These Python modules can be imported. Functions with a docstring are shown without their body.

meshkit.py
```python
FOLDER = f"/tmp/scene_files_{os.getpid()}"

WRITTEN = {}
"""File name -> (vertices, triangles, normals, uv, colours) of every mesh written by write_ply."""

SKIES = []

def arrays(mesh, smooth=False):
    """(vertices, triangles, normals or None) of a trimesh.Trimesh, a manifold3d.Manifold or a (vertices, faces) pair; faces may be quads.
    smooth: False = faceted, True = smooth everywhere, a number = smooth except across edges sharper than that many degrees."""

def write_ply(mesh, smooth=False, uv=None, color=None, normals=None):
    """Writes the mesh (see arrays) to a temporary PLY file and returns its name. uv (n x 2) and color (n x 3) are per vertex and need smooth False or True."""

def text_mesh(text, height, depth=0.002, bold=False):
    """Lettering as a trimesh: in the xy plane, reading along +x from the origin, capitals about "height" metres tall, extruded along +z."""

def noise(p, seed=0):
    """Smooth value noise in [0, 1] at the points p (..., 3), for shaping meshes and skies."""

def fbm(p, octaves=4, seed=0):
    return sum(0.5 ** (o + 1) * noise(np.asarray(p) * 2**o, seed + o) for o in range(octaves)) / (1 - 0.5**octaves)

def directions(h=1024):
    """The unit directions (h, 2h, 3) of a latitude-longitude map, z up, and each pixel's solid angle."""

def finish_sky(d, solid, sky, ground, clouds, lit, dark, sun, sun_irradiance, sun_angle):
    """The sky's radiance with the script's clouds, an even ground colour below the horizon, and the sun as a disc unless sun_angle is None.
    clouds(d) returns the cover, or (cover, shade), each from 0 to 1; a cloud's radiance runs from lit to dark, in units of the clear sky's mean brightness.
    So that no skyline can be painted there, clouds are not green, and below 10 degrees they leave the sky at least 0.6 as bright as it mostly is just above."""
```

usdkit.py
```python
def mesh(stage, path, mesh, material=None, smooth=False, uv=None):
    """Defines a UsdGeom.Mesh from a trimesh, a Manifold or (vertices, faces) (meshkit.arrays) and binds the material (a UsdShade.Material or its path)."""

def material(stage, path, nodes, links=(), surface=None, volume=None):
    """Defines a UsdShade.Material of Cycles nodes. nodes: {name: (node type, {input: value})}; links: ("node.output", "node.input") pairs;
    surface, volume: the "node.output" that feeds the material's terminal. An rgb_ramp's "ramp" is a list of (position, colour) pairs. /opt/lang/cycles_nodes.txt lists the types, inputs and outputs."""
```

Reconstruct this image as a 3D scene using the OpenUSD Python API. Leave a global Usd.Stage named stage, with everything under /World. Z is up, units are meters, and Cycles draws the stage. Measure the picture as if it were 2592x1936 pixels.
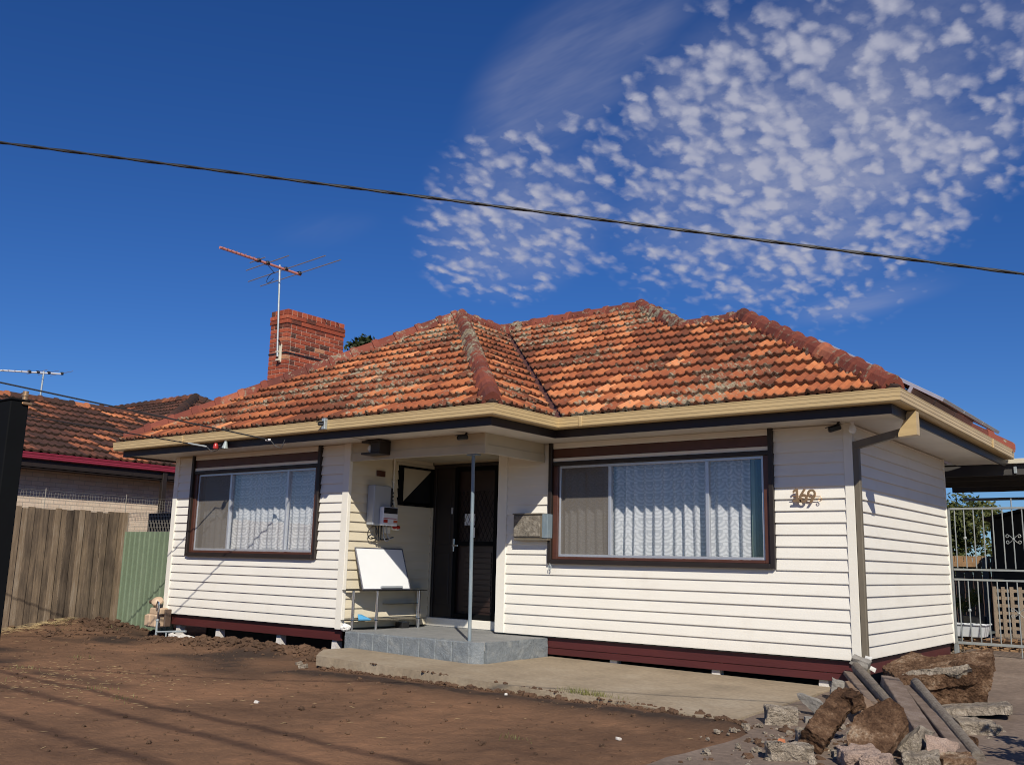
import math, random
import numpy as np, trimesh
import usdkit, meshkit
from shapely.geometry import Polygon
from pxr import Usd, UsdGeom, UsdLux, UsdShade, Gf, Sdf, Vt

random.seed(7)
rng = np.random.default_rng(11)
stage = Usd.Stage.CreateInMemory()
UsdGeom.SetStageUpAxis(stage, UsdGeom.Tokens.z)
UsdGeom.SetStageMetersPerUnit(stage, 1.0)
world = UsdGeom.Xform.Define(stage, '/World')
stage.SetDefaultPrim(world.GetPrim())
UsdGeom.Scope.Define(stage, '/World/Looks')

# ------------------------------------------------------------------ camera
CAM = np.array([3.1914, -9.9402, 0.8738]); YAW, PITCH, ROLL = 0.6578, 0.1887, 0.0242
F_ = np.array([-math.sin(YAW) * math.cos(PITCH), math.cos(YAW) * math.cos(PITCH), math.sin(PITCH)])
_r0 = np.array([math.cos(YAW), math.sin(YAW), 0.0]); _u0 = np.cross(_r0, F_)
R_ = math.cos(ROLL) * _r0 + math.sin(ROLL) * _u0
U_ = np.cross(R_, F_)
cam = UsdGeom.Camera.Define(stage, '/World/camera')
cam.AddTransformOp().Set(Gf.Matrix4d(*R_, 0, *U_, 0, *(-F_), 0, *CAM, 1))
cam.CreateHorizontalApertureAttr(36.0); cam.CreateVerticalApertureAttr(36.0 * 764 / 1024)
cam.CreateFocalLengthAttr(2393.75 / 2592 * 36.0)
cam.CreateClippingRangeAttr(Gf.Vec2f(0.05, 3000))
cam.CreateExposureAttr(0.0)

# ------------------------------------------------------------------ sun and sky
AZ, EL = math.radians(44.5), math.radians(37.5)
SUN = np.array([math.sin(AZ) * math.cos(EL), -math.cos(AZ) * math.cos(EL), math.sin(EL)])
sun = UsdLux.DistantLight.Define(stage, '/World/sun')
sun.CreateNormalizeAttr(True); sun.CreateIntensityAttr(1.25); sun.CreateAngleAttr(0.53)
sun.CreateColorAttr(Gf.Vec3f(1.0, 0.94, 0.84))
_z = SUN; _x = np.cross([0, 0, 1.0], _z); _x /= np.linalg.norm(_x); _y = np.cross(_z, _x)
sun.AddTransformOp().Set(Gf.Matrix4d(*_x, 0, *_y, 0, *_z, 0, 0, 0, 30, 1))


class G:
    """A small node-graph writer."""
    def __init__(s): s.n, s.l, s.k = {}, [], 0
    def add(s, kind, ins=None, **links):
        s.k += 1; name = f'n{s.k}'; s.n[name] = (kind, ins or {})
        for sock, src in links.items(): s.l.append((src, f'{name}.{sock}'))
        return name
    def math(s, op, a, b=None, c=None, clamp=False):
        ins = {'math_type': op}; li = {}
        if clamp: ins['use_clamp'] = True
        for key, val in (('value1', a), ('value2', b), ('value3', c)):
            if val is None: continue
            if isinstance(val, str): li[key] = val
            else: ins[key] = float(val)
        return s.add('math', ins, **li) + '.value'
    def ramp(s, fac, stops): return s.add('rgb_ramp', {'ramp': stops}, fac=fac) + '.color'
    def lin(s, x, y, a, b, c):
        return s.math('multiply_add', x, a, s.math('multiply_add', y, b, c))
    def noise(s, vec, scale, detail=4, rough=.55, dist=0, out='fac'):
        return s.add('noise_texture', {'scale': scale, 'detail': detail, 'roughness': rough, 'distortion': dist}, vector=vec) + '.' + out
    def mix(s, fac, a, b, kind='mix'):
        ins, li = {'blend_type': kind}, {}
        for key, val in (('fac', fac), ('a', a), ('b', b)):
            if isinstance(val, str): li[key] = val
            else: ins[key] = val
        return s.add('mix_color', ins, **li) + '.result'
    def scaled(s, vec, sc, rot=(0, 0, 0)): return s.add('mapping', {'scale': sc, 'rotation': rot}, vector=vec) + '.vector'
    def done(s, name, surface, volume=None): return usdkit.material(stage, '/World/Looks/' + name, s.n, s.l, surface=surface)

SKY = 0.05
def sky_material():
    g = G()
    sky = g.add('sky_texture', {'sky_type': 'single_scattering', 'sun_disc': False, 'sun_elevation': EL, 'sun_rotation': math.atan2(SUN[0], SUN[1]),
                                'altitude': 200.0, 'air_density': 1.0, 'aerosol_density': 0.06, 'ozone_density': 3.0}) + '.color'
    sky = g.add('hsv', {'saturation': 1.22}, color=sky) + '.color'
    sky = g.mix(1.0, sky, (.68, 1.0, 1.60), 'multiply')
    d = g.add('texture_coordinate') + '.generated'
    sep = g.add('separate_xyz', {}, vector=d)
    den = g.math('add', g.math('maximum', sep + '.z', 0.02), 0.25)
    qx, qy = g.math('divide', sep + '.x', den), g.math('divide', sep + '.y', den)
    q = g.add('combine_xyz', {}, x=qx, y=qy) + '.vector'
    warp = g.noise(q, 1.6, 3)
    def blob(m, soft):
        a, b = g.lin(qx, qy, *m[0]), g.lin(qx, qy, *m[1])
        r2 = g.math('add', g.math('multiply', a, a), g.math('multiply', b, b))
        r2 = g.math('add', r2, g.math('multiply_add', warp, 1.6, -0.8))
        return g.math('multiply', g.math('subtract', 1.0, r2, clamp=True), soft)
    cover = None
    for m, soft in BLOBS:
        b = blob(m, soft)
        cover = b if cover is None else g.math('maximum', cover, b)
    # the same fine weather goes on elsewhere: faint far patches from a broad noise
    broad = g.math('multiply_add', g.noise(q, 0.8, 2), 2.2, -1.5, clamp=True)
    cover = g.math('maximum', cover, g.math('multiply', broad, 0.25))
    wq = g.add('vector_math', {'math_type': 'multiply_add', 'vector2': (.035, .035, 0)}, vector1=g.noise(q, 22.0, 4, .6, out='color'), vector3=q) + '.vector'
    vor = g.add('voronoi_texture', {'feature': 'smooth_f1', 'scale': 36.0, 'smoothness': .6, 'detail': 1.0, 'roughness': .5}, vector=g.scaled(wq, (1.0, .62, 1.0), (0, 0, .35))) + '.distance'
    mid = g.noise(q, 11.0, 5, .62)
    small = g.noise(q, 60.0, 4, .6)
    cells = g.math('multiply_add', vor, -1.05, g.math('multiply_add', mid, .75, g.math('multiply_add', small, .30, .12)))
    dens = g.math('multiply_add', g.math('power', cover, .6), .74, cells)
    sm = g.add('map_range', {'range_type': 'smoothstep', 'from_min': .04, 'from_max': 1.02, 'clamp': True}, value=dens) + '.result'
    veil = g.math('multiply', g.math('multiply', cover, cover), g.math('multiply_add', mid, 1.1, -.12, clamp=True))
    sm = g.math('maximum', g.math('multiply', sm, g.math('multiply', cover, 3.5, clamp=True)), g.math('multiply', veil, 1.0))
    # a thin streak of high cloud
    st = None
    for m, soft in STREAKS:
        a, b = g.lin(qx, qy, *m[0]), g.lin(qx, qy, *m[1])
        r2 = g.math('add', g.math('multiply', a, a), g.math('multiply', b, b))
        r2 = g.math('add', r2, g.math('multiply_add', warp, 2.4, -1.2))
        k = g.math('subtract', 1.0, r2, clamp=True)
        k = g.math('multiply', g.math('multiply', k, k), soft)
        st = k if st is None else g.math('maximum', st, k)
    fil = g.noise(g.scaled(q, (3.0, 14.0, 1.0), (0, 0, 0.9)), 1.4, 5, 0.6)
    thin = g.math('multiply', st, g.math('multiply_add', fil, 1.3, -0.15, clamp=True))
    amount = g.math('multiply', g.math('maximum', sm, thin), 0.92)
    lit = CLOUD
    col = g.mix(amount, sky, lit)
    bg = g.add('background_shader', {'strength': SKY}, color=col)
    return g.done('sky_look', bg + '.background')
CLOUD = (8.8, 9.0, 11.0)
BLOBS = [([(2.426, 0.2953, 0.8644), (0.5695, 2.3557, -2.9922)], 1.0), ([(2.8451, -1.508, 4.5546), (2.5523, 3.8843, -2.4343)], 0.75), ([(4.1896, 0.6265, 1.1751), (1.5811, 4.957, -7.5969)], 0.35), ([(3.9733, 0.2558, 0.818), (0.9193, -5.0533, 6.1864)], 0.75), ([(5.7447, 0.4698, 2.5698), (0.7007, 6.1305, -6.6353)], 0.72)]
STREAKS = [([(3.3525, -0.5324, 2.8939), (3.0407, 7.9946, -5.9088)], 0.4), ([(4.5564, -0.5042, 3.2057), (5.8086, 12.0059, -8.2756)], 0.35), ([(4.7561, 0.0795, 3.7714), (5.1153, 9.5355, -5.7508)], 0.28), ([(4.7697, 1.1359, 0.555), (0.8187, 11.4548, -20.1559)], 0.45), ([(5.7944, 5.4123, 1.6097), (-5.1293, 12.2364, -19.2964)], 0.18)]

mt = sky_material()
dome = UsdLux.DomeLight.Define(stage, '/World/sky')
dome.CreateIntensityAttr(1.0)
UsdShade.MaterialBindingAPI.Apply(dome.GetPrim()).Bind(mt)
dome.GetPrim().SetCustomDataByKey('kind', 'structure')

# ------------------------------------------------------------------ helpers
_names = {}
def numbered(parent, name):
    k = _names.get((parent, name), 0); _names[(parent, name)] = k + 1
    return f'{parent}/{name}' if k == 0 else f'{parent}/{name}_{k:03d}'

def tag(path, label=None, cat=None, group=None, kind=None):
    p = stage.GetPrimAtPath(path)
    for key, val in (('label', label), ('category', cat), ('group', group), ('kind', kind)):
        if val: p.SetCustomDataByKey(key, val)
    return path

def thing(name, label, cat, group=None, base=(0, 0, 0)):
    path = numbered('/World', name)
    x = UsdGeom.Xform.Define(stage, path)
    tag(path, label, cat, group)
    return path

def obj(parent, name, mesh, mat, smooth=False, label=None, cat=None, group=None, kind=None, attrs=None):
    path = numbered(parent or '/World', name)
    if isinstance(mesh, list): mesh = cat_(mesh)
    m = usdkit.mesh(stage, path, mesh, '/World/Looks/' + mat, smooth=smooth)
    if attrs:
        for k, v in attrs.items():
            UsdGeom.PrimvarsAPI(m).CreatePrimvar(k, Sdf.ValueTypeNames.FloatArray, 'vertex').Set(Vt.FloatArray.FromNumpy(np.asarray(v, np.float32)))
    tag(path, label, cat, group, kind)
    return path

def cat_(ms):
    vs, fs, n = [], [], 0
    for m in ms:
        v, f, _ = meshkit.arrays(m)
        vs.append(v); fs.append(f + n); n += len(v)
    return np.vstack(vs), np.vstack(fs)

BOXF = np.array([[0, 2, 1], [0, 3, 2], [4, 5, 6], [4, 6, 7], [0, 1, 5], [0, 5, 4], [1, 2, 6], [1, 6, 5], [2, 3, 7], [2, 7, 6], [3, 0, 4], [3, 4, 7]])
def box(x0, x1, y0, y1, z0, z1):
    x0, x1 = min(x0, x1), max(x0, x1); y0, y1 = min(y0, y1), max(y0, y1); z0, z1 = min(z0, z1), max(z0, z1)
    return np.array([[x0, y0, z0], [x1, y0, z0], [x1, y1, z0], [x0, y1, z0], [x0, y0, z1], [x1, y0, z1], [x1, y1, z1], [x0, y1, z1]], float), BOXF

def cbox(x0, x1, y0, y1, z0, z1, b=0.004):
    x0, x1 = min(x0, x1), max(x0, x1); y0, y1 = min(y0, y1), max(y0, y1); z0, z1 = min(z0, z1), max(z0, z1)
    b = min(b, (x1 - x0) / 3, (y1 - y0) / 3, (z1 - z0) / 3)
    P = []
    for x, sx in ((x0, 1), (x1, -1)):
        for y, sy in ((y0, 1), (y1, -1)):
            for z, sz in ((z0, 1), (z1, -1)):
                P += [(x + sx * b, y + sy * b, z), (x + sx * b, y, z + sz * b), (x, y + sy * b, z + sz * b)]
    h = trimesh.convex.convex_hull(np.array(P))
    return np.array(h.vertices), np.array(h.faces)

def hull(P):
    h = trimesh.convex.convex_hull(np.asarray(P, float)); return np.array(h.vertices), np.array(h.faces)

def xf(mesh, M=None, t=(0, 0, 0), rz=0, rx=0, ry=0):
    v, f, _ = meshkit.arrays(mesh)
    for ang, ax in ((rx, [1, 0, 0]), (ry, [0, 1, 0]), (rz, [0, 0, 1])):
        if ang: v = v @ trimesh.transformations.rotation_matrix(ang, ax)[:3, :3].T
    if M is not None: v = v @ np.asarray(M).T
    return v + np.asarray(t, float), f

def prism(poly, A, B, frame):
    """Extrudes the closed 2-D polygon (given in frame axes e1, e2) from point A to point B."""
    e1, e2 = (np.asarray(e, float) for e in frame)
    A, B = np.asarray(A, float), np.asarray(B, float)
    p = np.array([a * e1 + b * e2 for a, b in poly]); n = len(p)
    v = np.vstack([p + A, p + B]); f = []
    for i in range(n):
        j = (i + 1) % n; f += [[i, j, n + j], [i, n + j, n + i]]
    for i in range(1, n - 1): f += [[0, i + 1, i], [n, n + i, n + i + 1]]
    return v, np.array(f)

def tube(pts, r, seg=8, cap=True):
    P = np.asarray(pts, float); n = len(P); r = np.broadcast_to(r, n)
    T = np.gradient(P, axis=0) if n > 2 else np.repeat((P[1:] - P[:1]), 2, 0)
    T = T / np.linalg.norm(T, axis=1, keepdims=True)
    up = np.array([0, 0, 1.0]) if abs(T[0][2]) < .9 else np.array([1.0, 0, 0])
    v = []
    for p, t, rr in zip(P, T, r):
        a = np.cross(t, up); a /= np.linalg.norm(a); b = np.cross(t, a); up = np.cross(a, t) if abs(t @ up) < .95 else up
        for k in range(seg):
            w = 2 * math.pi * k / seg; v.append(p + rr * (math.cos(w) * a + math.sin(w) * b))
    f = []
    for i in range(n - 1):
        for k in range(seg):
            a, b = i * seg + k, i * seg + (k + 1) % seg; f += [[a, b, b + seg], [a, b + seg, a + seg]]
    if cap:
        v += [P[0], P[-1]]; c0, c1 = n * seg, n * seg + 1
        for k in range(seg): f += [[c0, (k + 1) % seg, k], [c1, (n - 1) * seg + k, (n - 1) * seg + (k + 1) % seg]]
    return np.array(v), np.array(f)

def lathe(prof, seg=16, c=(0, 0, 0), axis='z'):
    v, f = [], []; n = len(prof)
    for k in range(seg):
        w = 2 * math.pi * k / seg
        for r, z in prof: v.append((r * math.cos(w), r * math.sin(w), z))
    for k in range(seg):
        for i in range(n - 1):
            a, b = k * n + i, ((k + 1) % seg) * n + i; f += [[a, b, b + 1], [a, b + 1, a + 1]]
    v = np.array(v)
    if axis == 'x': v = v[:, [2, 0, 1]]
    if axis == 'y': v = v[:, [1, 2, 0]]
    return v + np.asarray(c, float), np.array(f)

def sphere(c, r, sub=2, sq=(1, 1, 1)):
    s = trimesh.creation.icosphere(subdivisions=sub); return np.array(s.vertices) * r * np.asarray(sq) + np.asarray(c), np.array(s.faces)

def roughen(mesh, amp, freq, seed, size=None, oct=4):
    v, f, _ = meshkit.arrays(mesh)
    if size: v, f = trimesh.remesh.subdivide_to_size(v, f, size)
    m = trimesh.Trimesh(v, f); n = np.array(m.vertex_normals); v = np.array(m.vertices)
    d = (meshkit.fbm(v * freq + seed * 3.7, oct, seed) - .5) * 2
    e = np.stack([meshkit.noise(v * freq * 1.7 + 9.1 * k, seed + 5 + k) - .5 for k in range(3)], 1)
    return v + n * (d * amp)[:, None] + e * amp * .9, np.array(m.faces)

# ------------------------------------------------------------------ materials
def rgb(*c): return tuple(c)
def M(name, c, rough=.6, var=.18, scale=5.0, bump=0.0, bscale=60.0, metal=0.0, stretch=(1, 1, 1), c2=None, spec=.5, fine=0.0, dist=.02):
    g = G(); pos = g.add('geometry') + '.position'
    vec = g.scaled(pos, stretch) if stretch != (1, 1, 1) else pos
    n1 = g.noise(vec, scale, 5, .6)
    c = np.array(c); hi = np.array(c2) if c2 is not None else c * (1 + var)
    lo = c * (1 - var)
    col = g.ramp(n1, [(.25, tuple(lo)), (.5, tuple(c)), (.75, tuple(hi))])
    if fine:
        n2 = g.noise(vec, scale * 14, 3, .6)
        col = g.mix(fine, col, g.ramp(n2, [(.3, (.25, .25, .25)), (.5, (.5, .5, .5)), (.7, (.75, .75, .75))]), 'overlay')
    li = {'base_color': col}
    if bump:
        h = g.noise(vec, bscale, 4, .65)
        li['normal'] = g.add('bump', {'strength': bump, 'distance': dist}, height=h) + '.normal'
    p = g.add('principled_bsdf', {'roughness': rough, 'metallic': metal, 'specular_ior_level': spec}, **li)
    return g.done(name, p + '.BSDF')

def paint_mat(name, c, yellow):
    g = G(); pos = g.add('geometry') + '.position'; z = g.add('separate_xyz', {}, vector=pos) + '.z'
    n1 = g.noise(g.scaled(pos, (.5, .5, 2.2)), 3.0, 5, .6); st = g.noise(g.scaled(pos, (9, 9, 1.0)), 1.3, 5, .7); bl = g.noise(pos, 2.3, 6, .7)
    col = g.ramp(n1, [(.3, tuple(np.array(c) * .95)), (.6, c), (.8, tuple(np.array(c) * 1.02))])
    low = g.math('multiply_add', z, -2.6, .62, clamp=True)
    m = g.math('multiply', g.math('multiply_add', bl, 3.2, -1.75, clamp=True), .20)
    m = g.math('multiply_add', g.math('multiply', low, st), .34, m, clamp=True)
    m = g.math('multiply_add', g.math('multiply_add', st, 3.4, -2.15, clamp=True), .14, m, clamp=True)
    col = g.mix(m, col, yellow)
    h = g.math('multiply_add', g.noise(g.scaled(pos, (3, 3, 40)), 1.0, 4), .7, g.noise(pos, 70.0, 3))
    nrm = g.add('bump', {'strength': .16, 'distance': .01}, height=h) + '.normal'
    p = g.add('principled_bsdf', {'roughness': .48}, base_color=col, normal=nrm)
    return g.done(name, p + '.BSDF')
paint_mat('white_paint', (.79, .752, .66), (.42, .34, .22))
M('cream_trim', (.78, .74, .64), .5, .04, 4, .08, 30)
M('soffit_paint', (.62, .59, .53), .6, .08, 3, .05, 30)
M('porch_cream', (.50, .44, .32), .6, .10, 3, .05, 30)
M('brown_paint', (.050, .026, .018), .45, .2, 6, .12, 60, stretch=(1, 1, .3))
M('door_brown', (.024, .012, .009), .45, .2, 6, .12, 60)
M('brown_timber', (.085, .032, .020), .4, .2, 6, .12, 60)
M('black_brown', (.020, .014, .011), .5, .2, 6, .1, 60)
M('red_base', (.072, .013, .012), .55, .2, 4, .15, 40, stretch=(.3, 1, 2), fine=.1)
M('gutter_beige', (.50, .365, .180), .45, .12, 5, .05, 40, stretch=(.4, .4, 4), fine=.15)
M('aluminium', (.60, .62, .64), .35, .08, 20, .03, 200, metal=.6)
M('chrome', (.70, .70, .72), .16, .05, 30, 0, metal=1.0)
M('galvanised', (.42, .46, .46), .45, .18, 18, .05, 150, metal=.45)
M('silver_gate', (.29, .31, .30), .45, .18, 12, .05, 120, metal=.3, c2=(.36, .345, .29))
M('post_blue_grey', (.17, .22, .25), .5, .22, 10, .15, 70, stretch=(1, 1, .3), c2=(.30, .32, .31))
M('step_paint', (.175, .195, .205), .65, .22, 7, .6, 40, c2=(.26, .27, .26), fine=.35)
M('step_top', (.23, .23, .22), .8, .15, 5, .5, 50, fine=.3)
M('black_paint', (.004, .0045, .005), .8, .2, 8, .05, 60, spec=.12)
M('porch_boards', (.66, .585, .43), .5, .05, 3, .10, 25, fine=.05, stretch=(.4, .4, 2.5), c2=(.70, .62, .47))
M('black_plastic', (.012, .012, .013), .4, .1, 8, .05, 90)
M('charcoal', (.035, .036, .038), .5, .1, 8)
M('interior_dark', (.10, .11, .10), .9, .1, 2)
M('interior_green', (.30, .40, .30), .8, .05, 2)
M('white_plastic', (.72, .72, .72), .4, .04, 5)
M('grey_plastic', (.36, .38, .40), .45, .06, 6)
M('cool_grey', (.26, .28, .30), .45, .06, 6)
M('beige_paint', (.50, .36, .24), .5, .15, 9, .12, 60)
M('beige_dark', (.10, .065, .045), .6, .2, 9)
M('red_plastic', (.42, .020, .012), .4, .08, 9)
M('lamp_red', (.38, .030, .024), .3, .05, 9)
M('lamp_grey', (.33, .37, .35), .35, .05, 9)
M('yellow', (.60, .36, .05), .5, .1, 9)
M('orange_print', (.50, .10, .04), .5, .1, 9)
M('brass', (.55, .33, .16), .34, .15, 30, metal=.75)
M('brick_mortar', (.52, .41, .31), .9, .2, 20, .4, 120)
M('old_board', (.19, .165, .13), .8, .5, 16, .6, 50, c2=(.36, .33, .27), fine=.4)
M('whiteboard', (.80, .81, .80), .22, .02, 3)
M('board_frame', (.10, .10, .12), .4, .1, 9)
M('dark_glass', (.012, .013, .014), .10, .1, 5)
M('paper', (.78, .76, .70), .8, .05, 9)
M('blue_paper', (.06, .28, .50), .7, .1, 9)
M('concrete_path', (.295, .230, .152), .85, .26, 1.6, .35, 45, c2=(.35, .285, .20), fine=.3)
M('driveway', (.165, .118, .086), .9, .32, 1.4, .5, 40, c2=(.225, .17, .128), fine=.45)
M('rubble_pale', (.33, .27, .20), .95, .6, 15, 1.0, 42, c2=(.50, .43, .34), fine=.9, dist=.05)
M('rubble_pink', (.33, .235, .18), .95, .35, 10, .8, 40, c2=(.40, .30, .24), fine=.7, dist=.04)
M('sleeper', (.165, .118, .088), .9, .35, 9, .6, 60, fine=.4, c2=(.23, .18, .145))
M('sleeper_orange', (.24, .155, .095), .9, .25, 9, .5, 60, fine=.35)
M('pole_concrete', (.215, .175, .135), .95, .45, 34, 1.0, 90, fine=.8, c2=(.29, .26, .215))
M('grey_rubble', (.235, .215, .185), .9, .2, 12, .6, 50, fine=.4)
M('rubble_dark', (.030, .024, .020), .95, .3, 10, .5, 50)
M('brick_orange', (.50, .17, .07), .9, .2, 20, .4, 80)
M('white_stone', (.62, .58, .52), .9, .12, 14, .4, 60)
M('timber_raw', (.30, .175, .085), .8, .25, 6, .4, 50, fine=.3)
M('downpipe_paint', (.150, .125, .088), .5, .2, 8, .08, 60, stretch=(1, 1, .3))
M('lattice_grey', (.26, .20, .14), .85, .2, 6, .4, 50, fine=.3)
M('green_sheet', (.150, .195, .122), .5, .2, 2.5, .05, 40, stretch=(1, 1, .4), c2=(.19, .235, .155), fine=.2)
M('cream_steel', (.60, .55, .42), .5, .1, 5)
M('carport_dark', (.055, .05, .045), .7, .2, 4)
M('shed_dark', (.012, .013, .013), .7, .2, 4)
M('dark_sheet', (.010, .012, .012), .95, .2, 4)
M('neighbour_gutter', (.24, .025, .045), .4, .12, 4)
M('solar_cell', (.010, .014, .030), .12, .2, 4)
M('cable_black', (.016, .016, .017), .5, .1, 9)
M('cable_grey', (.06, .06, .065), .6, .2, 9)
M('antenna_pink', (.52, .20, .16), .5, .15, 20)
M('antenna_white', (.70, .70, .70), .4, .1, 20)
M('rod_metal', (.42, .36, .31), .4, .1, 20, metal=.6)
M('bark', (.09, .065, .045), .95, .3, 10, .8, 40)
M('straw', (.46, .34, .16), .9, .3, 20)
M('valley_metal', (.10, .040, .028), .6, .2, 6, .1, 40)
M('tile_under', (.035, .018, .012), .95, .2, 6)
M('tub_plastic', (.66, .68, .68), .4, .05, 6)
M('bulb_white', (.80, .80, .77), .25, .03, 5)
M('mesh_wire', (.36, .33, .27), .5, .1, 20, metal=.4)

def leaf_mat(name, c, c2):
    g = G(); pos = g.add('geometry')
    n = g.noise(pos + '.position', 2.0, 4)
    col = g.ramp(n, [(.3, c), (.7, c2)])
    p = g.add('principled_bsdf', {'roughness': .55, 'specular_ior_level': .3}, base_color=col)
    t = g.add('translucent_bsdf', {}, color=col)
    m = g.add('mix_closure', {'fac': .25}, closure1=p + '.BSDF', closure2=t + '.BSDF')
    return g.done(name, m + '.closure')
leaf_mat('leaf_dark', (.022, .034, .014), (.055, .075, .025))
leaf_mat('leaf_mid', (.06, .075, .022), (.13, .14, .04))
leaf_mat('grass_green', (.12, .14, .04), (.30, .27, .10))

def glass_mat(name, tint, glossy=1.0):
    g = G()
    fr = g.add('layer_weight', {'blend': .5})
    fac = g.math('multiply_add', g.math('power', fr + '.facing', 4.0), .95, .07, clamp=True)
    t = g.add('transparent_bsdf', {'color': tint})
    gl = g.add('glossy_bsdf', {'color': (glossy,) * 3, 'roughness': 0.0})
    m = g.add('mix_closure', {}, fac=fac, closure1=t + '.BSDF', closure2=gl + '.BSDF')
    return g.done(name, m + '.closure')
glass_mat('pane_glass', (.96, .965, .97))

def screen_mat():                                                        # insect screen: half open fine weave
    g = G(); t = g.add('transparent_bsdf', {'color': (1, 1, 1)})
    d = g.add('diffuse_bsdf', {'color': (.22, .195, .165)})
    m = g.add('mix_closure', {'fac': .44}, closure1=t + '.BSDF', closure2=d + '.BSDF')
    return g.done('fly_screen', m + '.closure')
screen_mat()

def tile_mat(name, stops, lichen, seed):
    g = G(); pos = g.add('geometry') + '.position'
    tone = g.add('attribute', {'attribute': 'tone'}) + '.fac'
    butt = g.add('attribute', {'attribute': 'butt'}) + '.fac'
    off = g.scaled(pos, (1, 1, 1))
    n1 = g.noise(off, 9.0, 5, .65)
    t = g.math('multiply_add', n1, .5, g.math('add', tone, -.25), clamp=True)
    col = g.ramp(t, stops)
    # lichen: broad patches broken up finely
    broad = g.noise(pos, .55 + seed * .1, 2)
    mid = g.noise(pos, 7.5, 6, .7)
    fine = g.noise(pos, 42.0, 3, .6)
    s = g.math('multiply_add', broad, .55, g.math('multiply_add', mid, .8, g.math('multiply', fine, .25)))
    s = g.math('multiply_add', butt, .035, s)
    s = g.math('multiply', g.math('subtract', s, lichen), 14.0, clamp=True)
    lc = g.ramp(g.noise(pos, 25.0, 4), [(.3, (.15, .12, .075)), (.55, (.27, .235, .16)), (.75, (.42, .385, .29))])
    # moss and dirt gathered on the butt ends
    b = g.math('multiply', butt, g.math('multiply_add', mid, 2.2, -.35, clamp=True), clamp=True)
    col = g.mix(b, col, (.050, .032, .020))
    col = g.mix(s, col, lc)
    h = g.math('multiply_add', fine, .5, mid)
    nrm = g.add('bump', {'strength': .5, 'distance': .012}, height=h) + '.normal'
    p = g.add('principled_bsdf', {'roughness': .85, 'specular_ior_level': .25}, base_color=col, normal=nrm)
    return g.done(name, p + '.BSDF')
tile_mat('terracotta', [(0, (.105, .038, .022)), (.25, (.185, .056, .027)), (.48, (.28, .082, .036)), (.75, (.43, .143, .055)), (1, (.59, .24, .105))], .865, 0)
tile_mat('ridge_terracotta', [(0, (.11, .032, .024)), (.4, (.20, .050, .032)), (.75, (.28, .075, .045)), (1, (.46, .16, .085))], .855, 1)
tile_mat('neighbour_terracotta', [(0, (.030, .018, .015)), (.35, (.075, .034, .025)), (.58, (.16, .058, .034)), (.72, (.36, .12, .055)), (1, (.52, .19, .08))], 1.06, 2)

def brick_mat():
    g = G(); pos = g.add('geometry') + '.position'
    tone = g.add('attribute', {'attribute': 'tone'}) + '.fac'
    n = g.noise(pos, 24.0, 4, .6)
    t = g.math('multiply_add', n, .35, g.math('add', tone, -.175), clamp=True)
    col = g.ramp(t, [(0, (.075, .040, .030)), (.2, (.20, .055, .034)), (.5, (.30, .068, .036)), (.8, (.40, .10, .052)), (1, (.44, .22, .12))])
    nrm = g.add('bump', {'strength': .5, 'distance': .01}, height=g.noise(pos, 90.0, 3)) + '.normal'
    p = g.add('principled_bsdf', {'roughness': .9, 'specular_ior_level': .2}, base_color=col, normal=nrm)
    return g.done('chimney_brick', p + '.BSDF')
brick_mat()

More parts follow.
